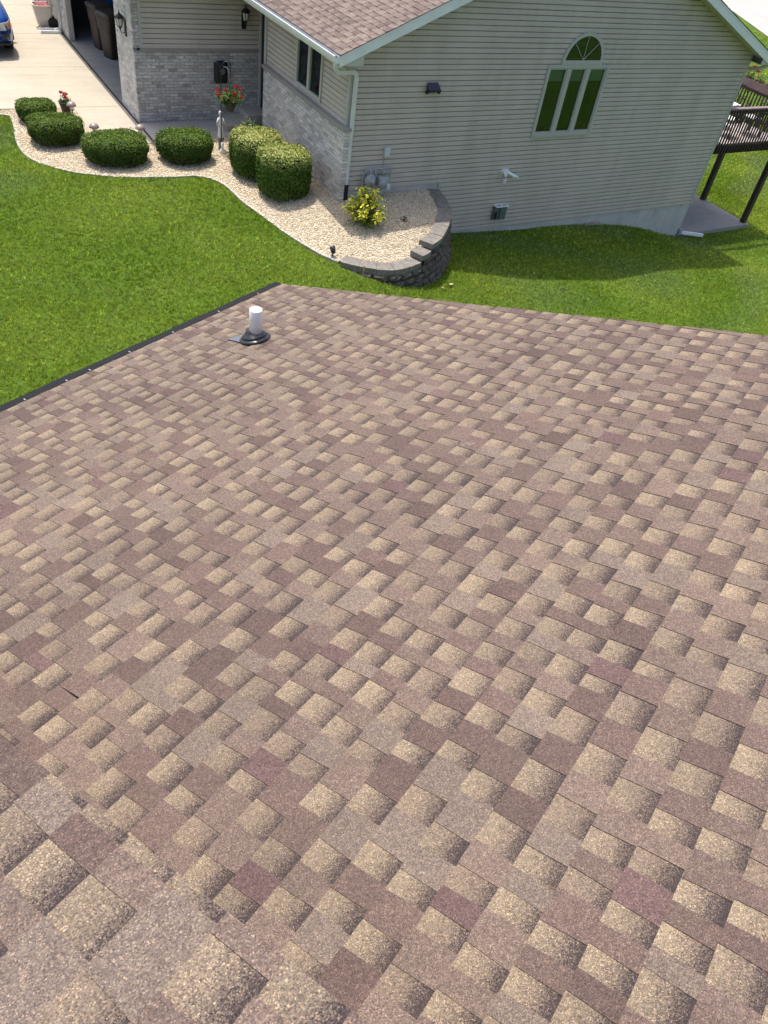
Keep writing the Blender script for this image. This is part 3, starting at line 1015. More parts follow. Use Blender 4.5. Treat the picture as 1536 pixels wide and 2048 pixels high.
# front of the house (faces the drive): brick below a limestone sill, siding above
mb = MB()
mb.box((-0.10, -0.115, -3.4), (-0.045, 4.05, -1.20))
mb.box((-0.045, -0.115, -3.4), (0.03, -0.035, -1.20))
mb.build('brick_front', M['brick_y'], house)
mb = MB()
mb.box((-0.148, -0.15, -1.20), (-0.02, 4.08, -1.135), bev=0.008)
mb.box((-0.02, -0.149, -1.199), (0.04, -0.032, -1.137), bev=0.005)
mb.build('sill', M['sill'], house)
FW0, FW1, FWB = 1.17, 2.44, -1.075
mb = MB()
mpf = lambda a, o, z: (-o, -a, z)
siding_rows(mb, -1.135, -1.135 + 13 * p, lambda z: (-4.05, 0.0), [(-FW1 + 0.03, -FW0 - 0.03, FWB + 0.05, 0.3)], mpf)
hv = np.array(mb.v)
for lo_, hi_ in ((-9, FW0 + 0.5), (FW0 + 0.5, 9)):
    m2 = MB()
    for f_ in mb.f:
        if lo_ <= hv[list(f_), 1].mean() < hi_ and max(hv[list(f_), 2]) - FWB > -9:
            m2.poly([mb.v[i_] for i_ in f_])
    m2.build('front_siding', M['siding_front'], house)
fw = MB()
for (y0, z0, y1, z1) in ((FW0, FWB, FW0 + 0.07, 0.17), (FW1 - 0.07, FWB, FW1, 0.17), (FW0 + 0.07, FWB, FW1 - 0.07, FWB + 0.08), ((FW0 + FW1) / 2 - 0.05, FWB + 0.08, (FW0 + FW1) / 2 + 0.05, 0.17), (FW0 + 0.07, 0.10, FW1 - 0.07, 0.17)):
    fw.box((-0.055, y0, z0), (0.03, y1, z1), bev=0.008)
fwin = fw.build('front_window', M['frame'], house)
for a, b in ((FW0 + 0.07, (FW0 + FW1) / 2 - 0.05), ((FW0 + FW1) / 2 + 0.05, FW1 - 0.07)):
    q = MB()
    q.poly([(-0.006, a, FWB + 0.08), (-0.006, a, 0.10), (-0.006, b, 0.10), (-0.006, b, FWB + 0.08)])
    q.build('pane', M['glass_front'], fwin)
q = MB()
q.box((0.5, FW0 - 0.2, FWB - 0.2), (0.53, FW1 + 0.2, 0.3))
q.box((0.035, FW0 - 0.2, FWB - 0.22), (0.5, FW1 + 0.2, FWB - 0.2))
q.build('room', M['dark_room'], fwin)
# entry recess with door and sidelight
mb = MB()
mb.box((-0.055, 4.05, -2.43), (0.03, 4.15, 0.2))
mb.box((0.03, 4.05, -2.43), (0.30, 4.07, 0.2))
mb.box((0.30, 4.07, -2.43), (0.36, 4.32, 0.2))
mb.box((0.28, 4.27, -2.43), (0.36, 4.33, 0.2))
mb.box((0.28, 4.60, -2.43), (0.36, 4.68, 0.2))
mb.box((0.28, 4.33, -1.38), (0.36, 4.60, -1.30))
mb.box((0.28, 5.15, -2.43), (0.36, 5.262, 0.2))
mb.build('entry_frame', M['trim'], house)
q = MB()
q.poly([(0.32, 4.33, -2.43), (0.32, 4.33, 0.2), (0.32, 4.60, 0.2), (0.32, 4.60, -2.43)])
q.build('sidelight', M['glass_front'], house)
q = MB()
q.box((0.31, 4.68, -2.42), (0.35, 5.15, -0.2), bev=0.01)
q.build('entry_door', M['dark_room'], house)

# garage wing
GYW = 5.27
GX = -2.76
GY1 = 6.72
mb = MB()
mb.box((GX, GYW, -3.1), (0.50, GYW + 0.1, -1.20))
mb.build('garage_brick', M['brick_x'], house)
mb = MB()
mb.box((GX, GYW + 0.1, -3.1), (GX + 0.1, GY1, 0.9))
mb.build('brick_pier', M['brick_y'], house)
mb = MB()
mb.box((GX, 12.1, -3.1), (GX + 0.1, 13.25, 0.9))
mb.build('brick_pier', M['brick_y'], house)
mb = MB()
mb.box((GX, GYW - 0.0, -1.135), (GX + 0.14, GYW + 0.1, 0.9))
mb.build('brick_return', M['brick_x'], house)
mb = MB()
mb.box((GX + 0.14, GYW - 0.04, -1.20), (0.50, GYW + 0.05, -1.137), bev=0.006)
mb.build('garage_sill', M['sill'], house)
mb = MB()
siding_rows(mb, -1.137, -1.137 + 14 * p, lambda z: (GX + 0.20, 0.42), None, lambda a, o, z: (a, GYW - 0.0 - o, z))
mb.poly([(GX + 0.15, GYW + 0.03, -1.14), (0.5, GYW + 0.03, -1.14), (0.5, GYW + 0.03, 0.35), (GX + 0.15, GYW + 0.03, 0.35)])
mb.build('garage_siding', M['siding'], house)
mb = MB()
mb.box((GX + 0.141, GYW - 0.025, -1.136), (GX + 0.205, GYW + 0.02, 0.35))
mb.build('corner_post', M['trim'], house)
mb = MB()
mb.box((0.42, GYW - 0.025, -1.136), (0.50, GYW + 0.02, 0.2))
mb.build('corner_post', M['trim'], house)
mb = MB()
mb.box((0.405, GYW - 0.02, -2.43), (0.44, GYW - 0.002, -1.21))
mb.build('brick_trim', M['trim'], house)
mb = MB()
mb.box((GX - 0.02, GY1 - 0.02, 0.0), (GX + 0.12, 12.12, 0.32))
mb.box((GX - 0.02, 12.02, -2.75), (GX + 0.13, 12.10, 0.0))
mb.box((GX + 0.03, GY1, -2.75), (GX + 0.13, GY1 + 0.03, 0.0))
mb.build('garage_trim', M['trim'], house)
mb = MB()
mb.box((GX + 0.13, GY1, -2.9), (3.5, 14.0, -2.735))
mb.box((GX - 0.02, GY1 + 0.001, -2.9), (GX + 0.129, 12.0, -2.742))
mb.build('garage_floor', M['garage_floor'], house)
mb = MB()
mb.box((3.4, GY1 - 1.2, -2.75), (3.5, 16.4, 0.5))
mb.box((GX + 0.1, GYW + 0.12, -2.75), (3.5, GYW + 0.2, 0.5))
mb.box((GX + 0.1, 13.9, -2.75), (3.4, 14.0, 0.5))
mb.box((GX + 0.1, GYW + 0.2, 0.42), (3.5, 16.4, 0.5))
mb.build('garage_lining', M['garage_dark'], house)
mb = MB()
mb.box((GX + 0.03, 13.25, -2.75), (GX + 0.08, 16.3, 0.2))
for k in range(5):
    mb.box((GX + 0.022, 13.25, -2.74 + k * 0.52), (GX + 0.032, 16.3, -2.74 + k * 0.52 + 0.5))
mb.build('garage_door', M['door_grey'], house)
mb = MB()
mb.box((GX, 16.3, -3.1), (GX + 0.1, 17.2, 0.9))
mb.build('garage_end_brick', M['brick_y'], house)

# roofs
shingle_slope('roof', house, (0, -0.42, RZ0), (0, 1, 0), (-math.cos(math.atan(RS)), 0, -math.sin(math.atan(RS))), (-math.sin(math.atan(RS)), 0, math.cos(math.atan(RS))),
    0.0, 9.4, 0.5 / math.cos(math.atan(RS)) + 0.01, 48, PAL_FAR, M['shingle_far'], 5, wmul=1.35, band=0.75)
shingle_slope('roof', house, (2 * RX, -0.42, RZ0), (0, 1, 0), (math.cos(math.atan(RS)), 0, -math.sin(math.atan(RS))), (math.sin(math.atan(RS)), 0, math.cos(math.atan(RS))),
    0.0, 9.4, 0.5 / math.cos(math.atan(RS)) + 0.01, 48, PAL_FAR, M['shingle_far'], 6, wmul=1.6, band=0.75)
mb = MB()   # unseen garage roof, added for its shadow: low hip-less slope rising away from the yard
gz = 0.26
def groof(y):
    return gz + RS * (y - (GYW - 0.42))
for (y0, y1) in ((GYW - 0.42, 11.2),):
    mb.poly([(GX - 0.28, y0, groof(y0)), (3.0, y0, groof(y0)), (3.0, y1, groof(y1)), (GX - 0.28, y1, groof(y1))], lin(150, 130, 128) * 0.5)
    mb.poly([(GX - 0.28, y1, groof(y1)), (3.0, y1, groof(y1)), (3.0, 17.6, groof(y1) - RS * 6.4), (GX - 0.28, 17.6, groof(y1) - RS * 6.4)], lin(150, 130, 128) * 0.5)
mb.poly([(GX - 0.28, GYW - 0.42, gz - 0.02), (GX - 0.28, 11.2, groof(11.2) - 0.02), (GX - 0.28, 17.6, groof(11.2) - RS * 6.4 - 0.02), (GX - 0.28, 17.6, 0.05), (GX - 0.28, GYW - 0.42, 0.05)], lin(150, 130, 128) * 0.5)
mb.build('garage_shadow_roof', M['shingle_far'], house)
mb = MB()
mb.poly([(GX - 0.28, GYW - 0.42, 0.10), (-0.5, GYW - 0.42, 0.10), (-0.5, GYW + 0.02, 0.10), (GX - 0.28, GYW + 0.02, 0.10)])
mb.box((GX - 0.28, GYW - 0.44, 0.08), (-0.62, GYW - 0.42, 0.25))
mb.build('garage_soffit', M['soffit'], house)
# rake fascia boards following the gable, soffit behind them, eave fascia
def rake(mb, side):
    a = (EAVE_L if side < 0 else EAVE_R)
    for (y0, y1, t0, t1) in ((-0.405, -0.38, -0.012, -0.205), (-0.412, -0.38, -0.010, -0.045)):
        xs_ = [a, RX]
        q = [(xs_[0], roofz(xs_[0])), (xs_[1], roofz(xs_[1]))]
        v = [(x, y, z + t) for y in (y0, y1) for (x, z) in q for t in (t0, t1)]
        mb.mesh(v, [(0, 1, 3, 2), (4, 6, 7, 5), (0, 2, 6, 4), (1, 5, 7, 3), (0, 4, 5, 1), (2, 3, 7, 6)])
mb = MB()
rake(mb, -1)
rake(mb, 1)
mb.box((EAVE_L, -0.38, 0.06), (EAVE_L + 0.03, 5.2, 0.235))
mb.box((EAVE_R - 0.03, -0.38, 0.06), (EAVE_R, 9.0, 0.235))
mb.build('fascia', M['white_metal'], house)
mb = MB()
for a in (EAVE_L, EAVE_R):
    za = roofz(a) - 0.19
    zr = roofz(RX) - 0.19
    mb.poly([(a, -0.38, za), (RX, -0.38, zr), (RX, 0.02, zr), (a, 0.02, za)])
    xin = 0.02 if a < 0 else W - 0.02
    mb.poly([(a, -0.38, 0.062), (xin, -0.38, 0.062), (xin, 9.0, 0.062), (a, 9.0, 0.062)])
    mb.poly([(a, -0.378, 0.062), (xin, -0.378, 0.062), (xin, -0.378, roofz(xin) - 0.2), (a, -0.378, roofz(a) - 0.19)])
mb.build('soffit', M['soffit'], house)
# gutters
def gutter(side):
    s_ = -1 if side < 0 else 1
    ex = EAVE_L if side < 0 else EAVE_R
    prof = [(0.0, 0.215), (0.0, 0.11), (0.075, 0.11), (0.10, 0.155), (0.118, 0.215), (0.118, 0.236), (0.100, 0.238), (0.100, 0.222), (0.085, 0.165), (0.068, 0.120), (0.012, 0.120), (0.012, 0.215)]
    mb = MB()
    y0, y1 = -0.40, 5.0 if side < 0 else 9.0
    for i in range(len(prof)):
        a, b = prof[i], prof[(i + 1) % len(prof)]
        mb.poly([(ex + s_ * a[0], y0, a[1]), (ex + s_ * a[0], y1, a[1]), (ex + s_ * b[0], y1, b[1]), (ex + s_ * b[0], y0, b[1])])
    for yy in (y0, y1):
        mb.poly([(ex + s_ * a[0], yy, a[1]) for a in prof[:5]])
    g_ = mb.build('gutter', M['white_metal'], house)
    mb = MB()
    mb.box((min(ex + s_ * 0.013, ex + s_ * 0.099), y0 + 0.02, 0.160), (max(ex + s_ * 0.013, ex + s_ * 0.099), y1 - 0.02, 0.205))
    mb.build('debris', M['gutter_dirt'], g_)
M['gutter_dirt'] = stone_mat('dark gutter debris', (0.045, 0.045, 0.045), 0.7)
gutter(-1)
gutter(1)
# downspouts
mb = MB()
mb.rect_tube([(EAVE_L - 0.055, -0.34, 0.13), (EAVE_L - 0.055, -0.34, 0.06), (EAVE_L - 0.02, -0.31, -0.02), (EAVE_L + 0.06, -0.27, -0.07), (-0.02, -0.115, -0.115), (0.035, -0.09, -0.15), (0.06, -0.085, -0.22), (0.06, -0.085, -2.30)], 0.075, 0.055)
for z in (-0.55, -1.6):
    mb.box((0.015, -0.116, z), (0.105, -0.05, z + 0.03))
ds = mb.build('downspout', M['downspout'], house)
mb = MB()
mb.rect_tube([(0.06, -0.085, -2.28), (0.06, -0.085, -2.58), (0.06, -0.10, -2.72)], 0.095, 0.075)
mb.build('drain_boot', M['black_plastic'], ds)
mb = MB()
mb.rect_tube([(EAVE_R + 0.055, -0.30, 0.13), (EAVE_R + 0.05, -0.30, 0.03), (EAVE_R - 0.1, -0.2, -0.07), (W + 0.10, 0.02, -0.13), (W + 0.07, 0.10, -0.25), (W + 0.07, 0.10, -4.5)], 0.075, 0.055)
mb.build('downspout', M['trim'], house)
mb = MB()
mb.rect_tube([(GX - 0.06, 12.95, 0.2), (GX - 0.06, 12.95, -2.58), (GX - 0.09, 12.95, -2.66), (GX - 0.24, 12.95, -2.70)], 0.075, 0.055)
mb.build('downspout', M['downspout'], house)

# white corner drain spout on the lawn
sp = thing('drain_spout', 'white plastic downspout extension lying on the grass by the foundation corner', 'drain spout', (11.75, 0.0, -4.6))
mb = MB()
mb.rect_tube([(11.70, 0.01, -4.52), (11.85, -0.04, -4.56), (12.55, -0.22, -4.63)], 0.085, 0.07)
mb.build('tube', M['pvc'], sp)
mb = MB()
mb.box((11.655, -0.05, -4.62), (11.76, 0.08, -4.44), bev=0.01)
mb.build('collar', M['galv'], sp)
# weathered board at the foot of the foundation
mb = MB()
mb.obox((7.85, -0.055, -3.895), np.array([0.995, 0, -0.05]), np.array([0, 1, 0]), np.array([0.05, 0, 0.995]), 0.28, 0.02, 0.035)
tag(mb.build('wood_board', M['wood'], origin=(7.85, -0.055, -3.9)), 'pale weathered board lying against the base of the foundation', 'board')

# ------------------------------------------------------------------ things on the gable wall
fl = thing('flood_light', 'black solar flood light mounted high on the grey gable siding', 'wall light', (1.89, -0.02, -0.43))
mb = MB()
mb.box((1.78, -0.06, -0.53), (2.0, -0.016, -0.36), bev=0.01)
mb.build('back_plate', M['black_plastic'], fl)
mb = MB()
v = [(1.735, -0.17, -0.45), (2.045, -0.17, -0.45), (2.02, -0.05, -0.335), (1.76, -0.05, -0.335), (1.735, -0.17, -0.48), (2.045, -0.17, -0.48), (2.02, -0.05, -0.40), (1.76, -0.05, -0.40)]
mb.mesh(v, [(0, 1, 2, 3), (4, 7, 6, 5), (0, 4, 5, 1), (1, 5, 6, 2), (2, 6, 7, 3), (3, 7, 4, 0)])
mb.build('solar_panel', simple('solar panel', (0.008, 0.010, 0.03), 0.15, var=0.1), fl)
for x in (1.745, 2.035):
    mb = MB()
    mb.lathe([(0.032, -0.03), (0.036, 0.0), (0.032, 0.03)], (x, -0.11, -0.50), 12, (0, 1, 0), (0, 0, 1), (1, 0, 0))
    mb.build('lamp_head', M['black_plastic'], fl)

jb = thing('junction_box', 'small pale grey box with a cable above the gas meter', 'utility box', (0.985, -0.02, -1.65))
mb = MB()
mb.box((0.925, -0.11, -1.76), (1.055, -0.016, -1.56), bev=0.012)
mb.build('cover', M['box_light'], jb)
mb = MB()
mb.tube([(0.97, -0.03, -1.76), (0.965, -0.026, -1.86), (0.95, -0.03, -1.95)], 0.008, 6)
mb.build('cable', M['galv'], jb)

gm = thing('gas_meter', 'grey gas meter with pipes and regulator low on the siding behind a yellow shrub', 'gas meter', (0.8, -0.15, -2.6))
mb = MB()
mb.tube([(0.44, -0.12, -2.62), (0.44, -0.12, -2.12), (0.455, -0.12, -2.05), (0.50, -0.12, -2.0), (0.56, -0.12, -1.985), (0.76, -0.12, -1.985), (0.94, -0.12, -1.98), (1.10, -0.12, -1.98), (1.115, -0.12, -2.0), (1.115, -0.12, -2.35), (1.05, -0.12, -2.42)], 0.019, 10)
for x in (0.70, 0.97):
    mb.lathe([(0.03, -0.04), (0.033, 0.0), (0.03, 0.04)], (x, -0.12, -1.98), 10, (0, 1, 0), (0, 0, 1), (1, 0, 0))
mb.tube([(0.72, -0.12, -1.98), (0.73, -0.13, -2.08), (0.76, -0.15, -2.16)], 0.022, 10)
mb.tube([(0.94, -0.12, -1.98), (0.93, -0.14, -2.12)], 0.022, 10)
mb.build('pipework', M['galv'], gm, True)
mb = MB()
mb.lathe([(0.02, -0.07), (0.125, -0.05), (0.14, -0.01), (0.14, 0.01), (0.125, 0.05), (0.05, 0.075), (0.045, 0.10), (0.001, 0.10)], (0.61, -0.15, -2.21), 20, (1, 0, 0), (0, 0, 1), (0, -1, 0))
mb.tube([(0.61, -0.2, -2.10), (0.64, -0.24, -2.2), (0.66, -0.22, -2.32)], 0.03, 10)
mb.tube([(0.61, -0.12, -1.99), (0.61, -0.14, -2.10)], 0.022, 8)
mb.build('regulator', M['galv'], gm, True)
mb = MB()
mb.box((0.78, -0.27, -2.36), (1.05, -0.07, -2.12), bev=0.05)
mb.lathe([(0.09, -0.03), (0.10, 0.0), (0.09, 0.03)], (0.86, -0.28, -2.25), 16, (1, 0, 0), (0, 0, 1), (0, -1, 0))
mb.build('meter_body', M['galv'], gm, True)
mb = MB()
mb.box((0.94, -0.33, -2.36), (1.03, -0.25, -2.25), bev=0.01)
mb.build('index_cover', M['box_light'], gm)

pv = thing('exhaust_vent', 'forked white plastic exhaust vent elbows poking from the siding', 'vent', (4.35, -0.02, -2.36))
mb = MB()
mb.tube([(4.33, 0.0, -2.30), (4.33, -0.10, -2.30), (4.325, -0.17, -2.33), (4.30, -0.20, -2.41), (4.27, -0.21, -2.50)], 0.042, 12)
mb.build('elbow', M['pvc'], pv, True)
mb = MB()
mb.tube([(4.42, 0.0, -2.30), (4.42, -0.08, -2.30), (4.46, -0.13, -2.315), (4.56, -0.16, -2.36), (4.68, -0.18, -2.40)], 0.042, 12)
mb.build('elbow', M['pvc'], pv, True)
mb = MB()
mb.box((4.27, -0.03, -2.36), (4.48, -0.015, -2.24), bev=0.006)
mb.build('plate', M['pvc'], pv)

db = thing('disconnect_box', 'dark grey utility box with a white slotted top on the lower siding', 'utility box', (4.45, -0.02, -3.25))
mb = MB()
mb.box((4.28, -0.11, -3.44), (4.44, -0.015, -3.12), bev=0.008)
mb.box((4.44, -0.15, -3.43), (4.63, -0.015, -3.13), bev=0.012)
mb.build('housing', M['box_grey'], db)
mb = MB()
for (x0, y0, x1, y1) in ((4.28, -0.165, 4.65, -0.143), (4.28, -0.04, 4.65, -0.015), (4.28, -0.143, 4.31, -0.04), (4.455, -0.143, 4.48, -0.04), (4.625, -0.143, 4.65, -0.04)):
    mb.box((x0, y0, -3.11), (x1, y1, -3.08))
mb.build('slotted_cap', M['pvc'], db)
mb = MB()
mb.box((4.30, -0.135, -3.40), (4.36, -0.122, -3.24))
mb.build('latch', M['black_plastic'], db)

# ------------------------------------------------------------------ things by the entry and garage
hr = thing('hose_holder', 'black hose holder hanging on the shaded grey brick wall', 'hose holder', (-0.72, 5.2, -1.62))
mb = MB()
mb.box((-0.88, 5.10, -1.86), (-0.57, 5.269, -1.38), bev=0.05)
mb.build('plate', M['black_plastic'], hr, True)
mb = MB()
mb.lathe([(0.03, 0.0), (0.07, 0.01), (0.07, 0.03), (0.02, 0.04)], (-0.72, 5.10, -1.58), 16, (1, 0, 0), (0, 0, 1), (0, -1, 0))
mb.build('hub', M['box_grey'], hr)
mb = MB()
mb.tube([(-0.70, 5.07, -1.47), (-0.62, 5.05, -1.48), (-0.57, 5.05, -1.58), (-0.55, 5.06, -1.75)], 0.012, 8)
mb.lathe([(0.001, -0.03), (0.028, 0), (0.001, 0.03)], (-0.55, 5.06, -1.77), 10)
mb.build('crank', M['box_light'], hr, True)

def lantern(name, label, x, y, z, facing, s=1.0, mat_glass='clear'):
    t = thing(name, label, 'wall lantern', (x, y, z))
    fx, fy = facing
    cx_, cy_ = x + fx * 0.16 * s, y + fy * 0.16 * s
    mb = MB()
    mb.lathe([(0.001, 0.24), (0.012, 0.20), (0.02, 0.17), (0.10, 0.11), (0.115, 0.07), (0.075, 0.07)], (cx_, cy_, z), 6)
    mb.lathe([(0.055, -0.10), (0.06, -0.085), (0.03, -0.13), (0.012, -0.16), (0.001, -0.19)][::-1], (cx_, cy_, z), 6)
    mb.obox((x + fx * 0.015, y + fy * 0.015, z - 0.12), (fy, fx, 0), (fx, fy, 0), (0, 0, 1), 0.055, 0.014, 0.17)
    mb.tube([(x + fx * 0.02, y + fy * 0.02, z - 0.2), (cx_ - fx * 0.03, cy_ - fy * 0.03, z - 0.24), (cx_, cy_, z - 0.14)], 0.011, 6)
    for k in range(6):
        a = k * math.pi / 3
        mb.tube([(cx_ + 0.055 * math.cos(a), cy_ + 0.055 * math.sin(a), z - 0.09), (cx_ + 0.085 * math.cos(a), cy_ + 0.085 * math.sin(a), z + 0.075)], 0.006, 4)
    mb.build('body', M['black_metal'], t)
    mb = MB()
    mb.lathe([(0.05, -0.09), (0.08, 0.07)], (cx_, cy_, z), 6)
    mb.build('glass', M[mat_glass], t)
    return t
lantern('wall_lantern', 'black carriage lantern with clear glass on the brick beside the garage opening', GX, 5.80, -0.75, (-1, 0), 0.8)
lantern('wall_lantern', 'small dark lantern under the eave on the shaded siding near the entry', -0.12, 5.245, -0.42, (0, -1), 0.8)

def bin_(label, x, y, z, rz, body, lid_m, h=1.06, group=None, nm='wheelie_bin'):
    t = thing(nm, label, 'trash bin', (x, y, z), group)
    c, s = math.cos(rz), math.sin(rz)
    def T(a, b, q):
        return (x + c * a - s * b, y + s * a + c * b, z + q)
    mb = MB()
    lv = [(0.0, 0.21, 0.20), (0.05, 0.225, 0.215), (h * 0.62, 0.26, 0.265), (h * 0.66, 0.275, 0.28), (h - 0.08, 0.29, 0.31), (h - 0.06, 0.31, 0.33), (h, 0.31, 0.33)]
    vs, fs = [], []
    nn = 16
    for (q, a, b) in lv:
        for k in range(nn):
            an = 2 * math.pi * (k + 0.5) / nn
            ca, sa = math.cos(an), math.sin(an)
            e = 0.35
            vs.append(T(a * math.copysign(abs(ca) ** e, ca), b * math.copysign(abs(sa) ** e, sa), q))
    for i in range(len(lv) - 1):
        for k in range(nn):
            a, b = i * nn + k, i * nn + (k + 1) % nn
            fs.append((a, b, b + nn, a + nn))
    fs.append(tuple(range(nn))[::-1])
    mb.mesh(vs, fs)
    mb.build('body', body, t)
    mb = MB()
    vs = []
    for (q, a, b) in ((h, 0.325, 0.345), (h + 0.035, 0.325, 0.345), (h + 0.075, 0.27, 0.28)):
        for k in range(nn):
            an = 2 * math.pi * (k + 0.5) / nn
            ca, sa = math.cos(an), math.sin(an)
            vs.append(T(a * math.copysign(abs(ca) ** 0.35, ca), b * math.copysign(abs(sa) ** 0.35, sa), q))
    fs = [tuple(range(nn))[::-1], tuple(range(2 * nn, 3 * nn))]
    for i in range(2):
        for k in range(nn):
            a, b = i * nn + k, i * nn + (k + 1) % nn
            fs.append((a, b, b + nn, a + nn))
    mb.mesh(vs, fs)
    mb.build('lid', lid_m, t)
    mb = MB()
    mb.tube([T(-0.30, -0.24, h - 0.02), T(-0.40, -0.24, h - 0.04), T(-0.40, 0.24, h - 0.04), T(-0.30, 0.24, h - 0.02)], 0.018, 8)
    mb.build('handle', lid_m, t)
    for sd in (-1, 1):
        mb = MB()
        cc = T(-0.22, sd * 0.25, 0.13)
        mb.lathe([(0.03, -0.03), (0.12, -0.03), (0.13, -0.015), (0.13, 0.015), (0.12, 0.03), (0.03, 0.03)], cc, 16, (c, s, 0), (0, 0, 1), (-s, c, 0))
        mb.build('wheel', M['tyre'], t)
    return t
bin_('brown wheeled trash bin in the garage, the one nearer the lantern', -1.95, 10.42, -2.735, R(200), M['brown_plastic'], M['lid'], group='brown bins in the garage')
bin_('brown wheeled trash bin in the garage, the one half hidden behind another', -2.0, 11.32, -2.735, R(190), M['brown_plastic'], M['lid'], group='brown bins in the garage')
bin_('bright blue bin deep in the dark garage behind the brown bins', -1.65, 12.45, -2.735, R(180), M['blue_plastic'], M['blue_plastic'], 0.95)

# beige wheeled planter cart by the downspout
ct = thing('yard_cart', 'small beige wheeled cart filled with pinkish red contents by the garage pier', 'cart', (-3.15, 13.5, -2.75))
mb = MB()
lv = [(-2.72, 0.17, 0.17), (-2.70, 0.19, 0.18), (-2.20, 0.27, 0.24), (-2.17, 0.30, 0.27), (-2.15, 0.30, 0.27), (-2.15, 0.26, 0.23), (-2.22, 0.25, 0.22)]
vs, fs = [], []
for (z, a, b) in lv:
    for k in range(16):
        an = 2 * math.pi * (k + 0.5) / 16
        ca, sa = math.cos(an), math.sin(an)
        vs.append((-3.15 + a * math.copysign(abs(ca) ** 0.4, ca), 13.5 + b * math.copysign(abs(sa) ** 0.4, sa), z))
for i in range(len(lv) - 1):
    for k in range(16):
        a, b = i * 16 + k, i * 16 + (k + 1) % 16
        fs.append((a, b, b + 16, a + 16))
mb.mesh(vs, fs)
mb.box((-2.98, 13.62, -2.15), (-2.88, 13.72, -1.85), bev=0.02)
mb.box((-2.99, 13.28, -2.15), (-2.89, 13.38, -1.98), bev=0.02)
mb.build('tub', M['beige_plastic'], ct)
mb = MB()
for k in range(60):
    a, r_ = random.uniform(0, 6.28), random.uniform(0, 0.2)
    s_ = random.uniform(0.03, 0.05)
    mb.lathe([(0.001, -s_), (s_, 0), (0.001, s_)], (-3.17 + r_ * math.cos(a), 13.5 + r_ * math.sin(a), -2.17 + random.uniform(-0.02, 0.02)), 6)
mb.build('contents', M['red_stuff'], ct)
for yy in (13.28, 13.72):
    mb = MB()
    mb.lathe([(0.02, -0.03), (0.14, -0.03), (0.15, 0.0), (0.14, 0.03), (0.02, 0.03)], (-2.94, yy, -2.60), 16, (1, 0, 0), (0, 0, 1), (0, 1, 0))
    mb.build('wheel', M['tyre'], ct)
sb = thing('splash_block', 'white trough shaped splash block on the driveway by the garage pier', 'splash block', (-3.1, 12.95, -2.755))
mb = MB()
mb.box((-3.42, 12.80, -2.755), (-2.84, 13.14, -2.73))
mb.box((-3.42, 12.80, -2.73), (-2.84, 12.85, -2.68), bev=0.01)
mb.box((-3.42, 13.09, -2.73), (-2.84, 13.14, -2.68), bev=0.01)
mb.build('trough', M['white_metal'], sb)

# ------------------------------------------------------------------ blue car, nose towards the camera, on the drive
car = thing('parked_car', 'bright blue parked car whose front corner and amber lit headlamp show at the left edge', 'car', (-5.42, 12.6, -2.755))
CX, CY, CZ = -5.42, 10.42, -2.755
st = [ # y from nose, half width, z low, z belt/hood top, crown
    (0.00, 0.62, 0.42, 0.72), (0.06, 0.78, 0.34, 0.84), (0.18, 0.88, 0.28, 0.92), (0.45, 0.945, 0.25, 0.98), (0.75, 0.955, 0.25, 1.02), (1.25, 0.955, 0.25, 1.07), (1.55, 0.955, 0.25, 1.10), (2.4, 0.955, 0.25, 1.12), (3.6, 0.955, 0.25, 1.13), (4.3, 0.93, 0.28, 1.12), (4.6, 0.85, 0.36, 1.0), (4.68, 0.75, 0.45, 0.9)]
mb = MB()
rings = []
for (y, hw, zl, zt) in st:
    sec = []
    m_ = zl + (zt - zl) * 0.45
    half = [(0.0, zt + 0.035), (hw * 0.5, zt + 0.03), (hw * 0.82, zt), (hw * 0.95, zt - 0.06), (hw * 0.985, zt - 0.16), (hw, m_), (hw * 0.985, zl + 0.10), (hw * 0.92, zl), (0.0, zl)]
    for x, z in half:
        sec.append((CX + x, CY + y, CZ + z))
    for x, z in half[-2:0:-1]:
        sec.append((CX - x, CY + y, CZ + z))
    rings.append(sec)
nn = len(rings[0])
vs = [q for r_ in rings for q in r_]
fs = []
for i in range(len(rings) - 1):
    for k in range(nn):
        a, b = i * nn + k, i * nn + (k + 1) % nn
        fs.append((a, b, b + nn, a + nn))
fs.append(tuple(range(nn)))
fs.append(tuple(range((len(rings) - 1) * nn, len(rings) * nn))[::-1])
mb.mesh(vs, fs)
body = mb.build('body', M['paint_blue'], car, True)
mb = MB()
cab = [(1.45, 0.80, 1.10), (2.15, 0.68, 1.62), (3.9, 0.66, 1.66), (4.5, 0.74, 1.10)]
vs = []
for (y, hw, z) in cab:
    vs += [(CX - hw, CY + y, CZ + z), (CX + hw, CY + y, CZ + z)]
vs += [(CX - 0.84, CY + 2.15, CZ + 1.10), (CX + 0.84, CY + 2.15, CZ + 1.10), (CX - 0.84, CY + 3.9, CZ + 1.10), (CX + 0.84, CY + 3.9, CZ + 1.10)]
mb.mesh(vs, [(0, 1, 3, 2), (4, 5, 7, 6), (0, 2, 8), (1, 9, 3), (8, 2, 4, 10), (9, 11, 5, 3), (10, 4, 6), (11, 7, 5)])
mb.build('windows', M['car_glass'], car)
mb = MB()
mb.mesh([(CX - 0.70, CY + 2.1, CZ + 1.625), (CX + 0.70, CY + 2.1, CZ + 1.625), (CX + 0.68, CY + 3.95, CZ + 1.675), (CX - 0.68, CY + 3.95, CZ + 1.675), (CX - 0.6, CY + 2.3, CZ + 1.70), (CX + 0.6, CY + 2.3, CZ + 1.70), (CX + 0.58, CY + 3.8, CZ + 1.72), (CX - 0.58, CY + 3.8, CZ + 1.72)], [(0, 1, 5, 4), (1, 2, 6, 5), (2, 3, 7, 6), (3, 0, 4, 7), (4, 5, 6, 7)])
mb.build('roof_panel', M['paint_blue'], car)
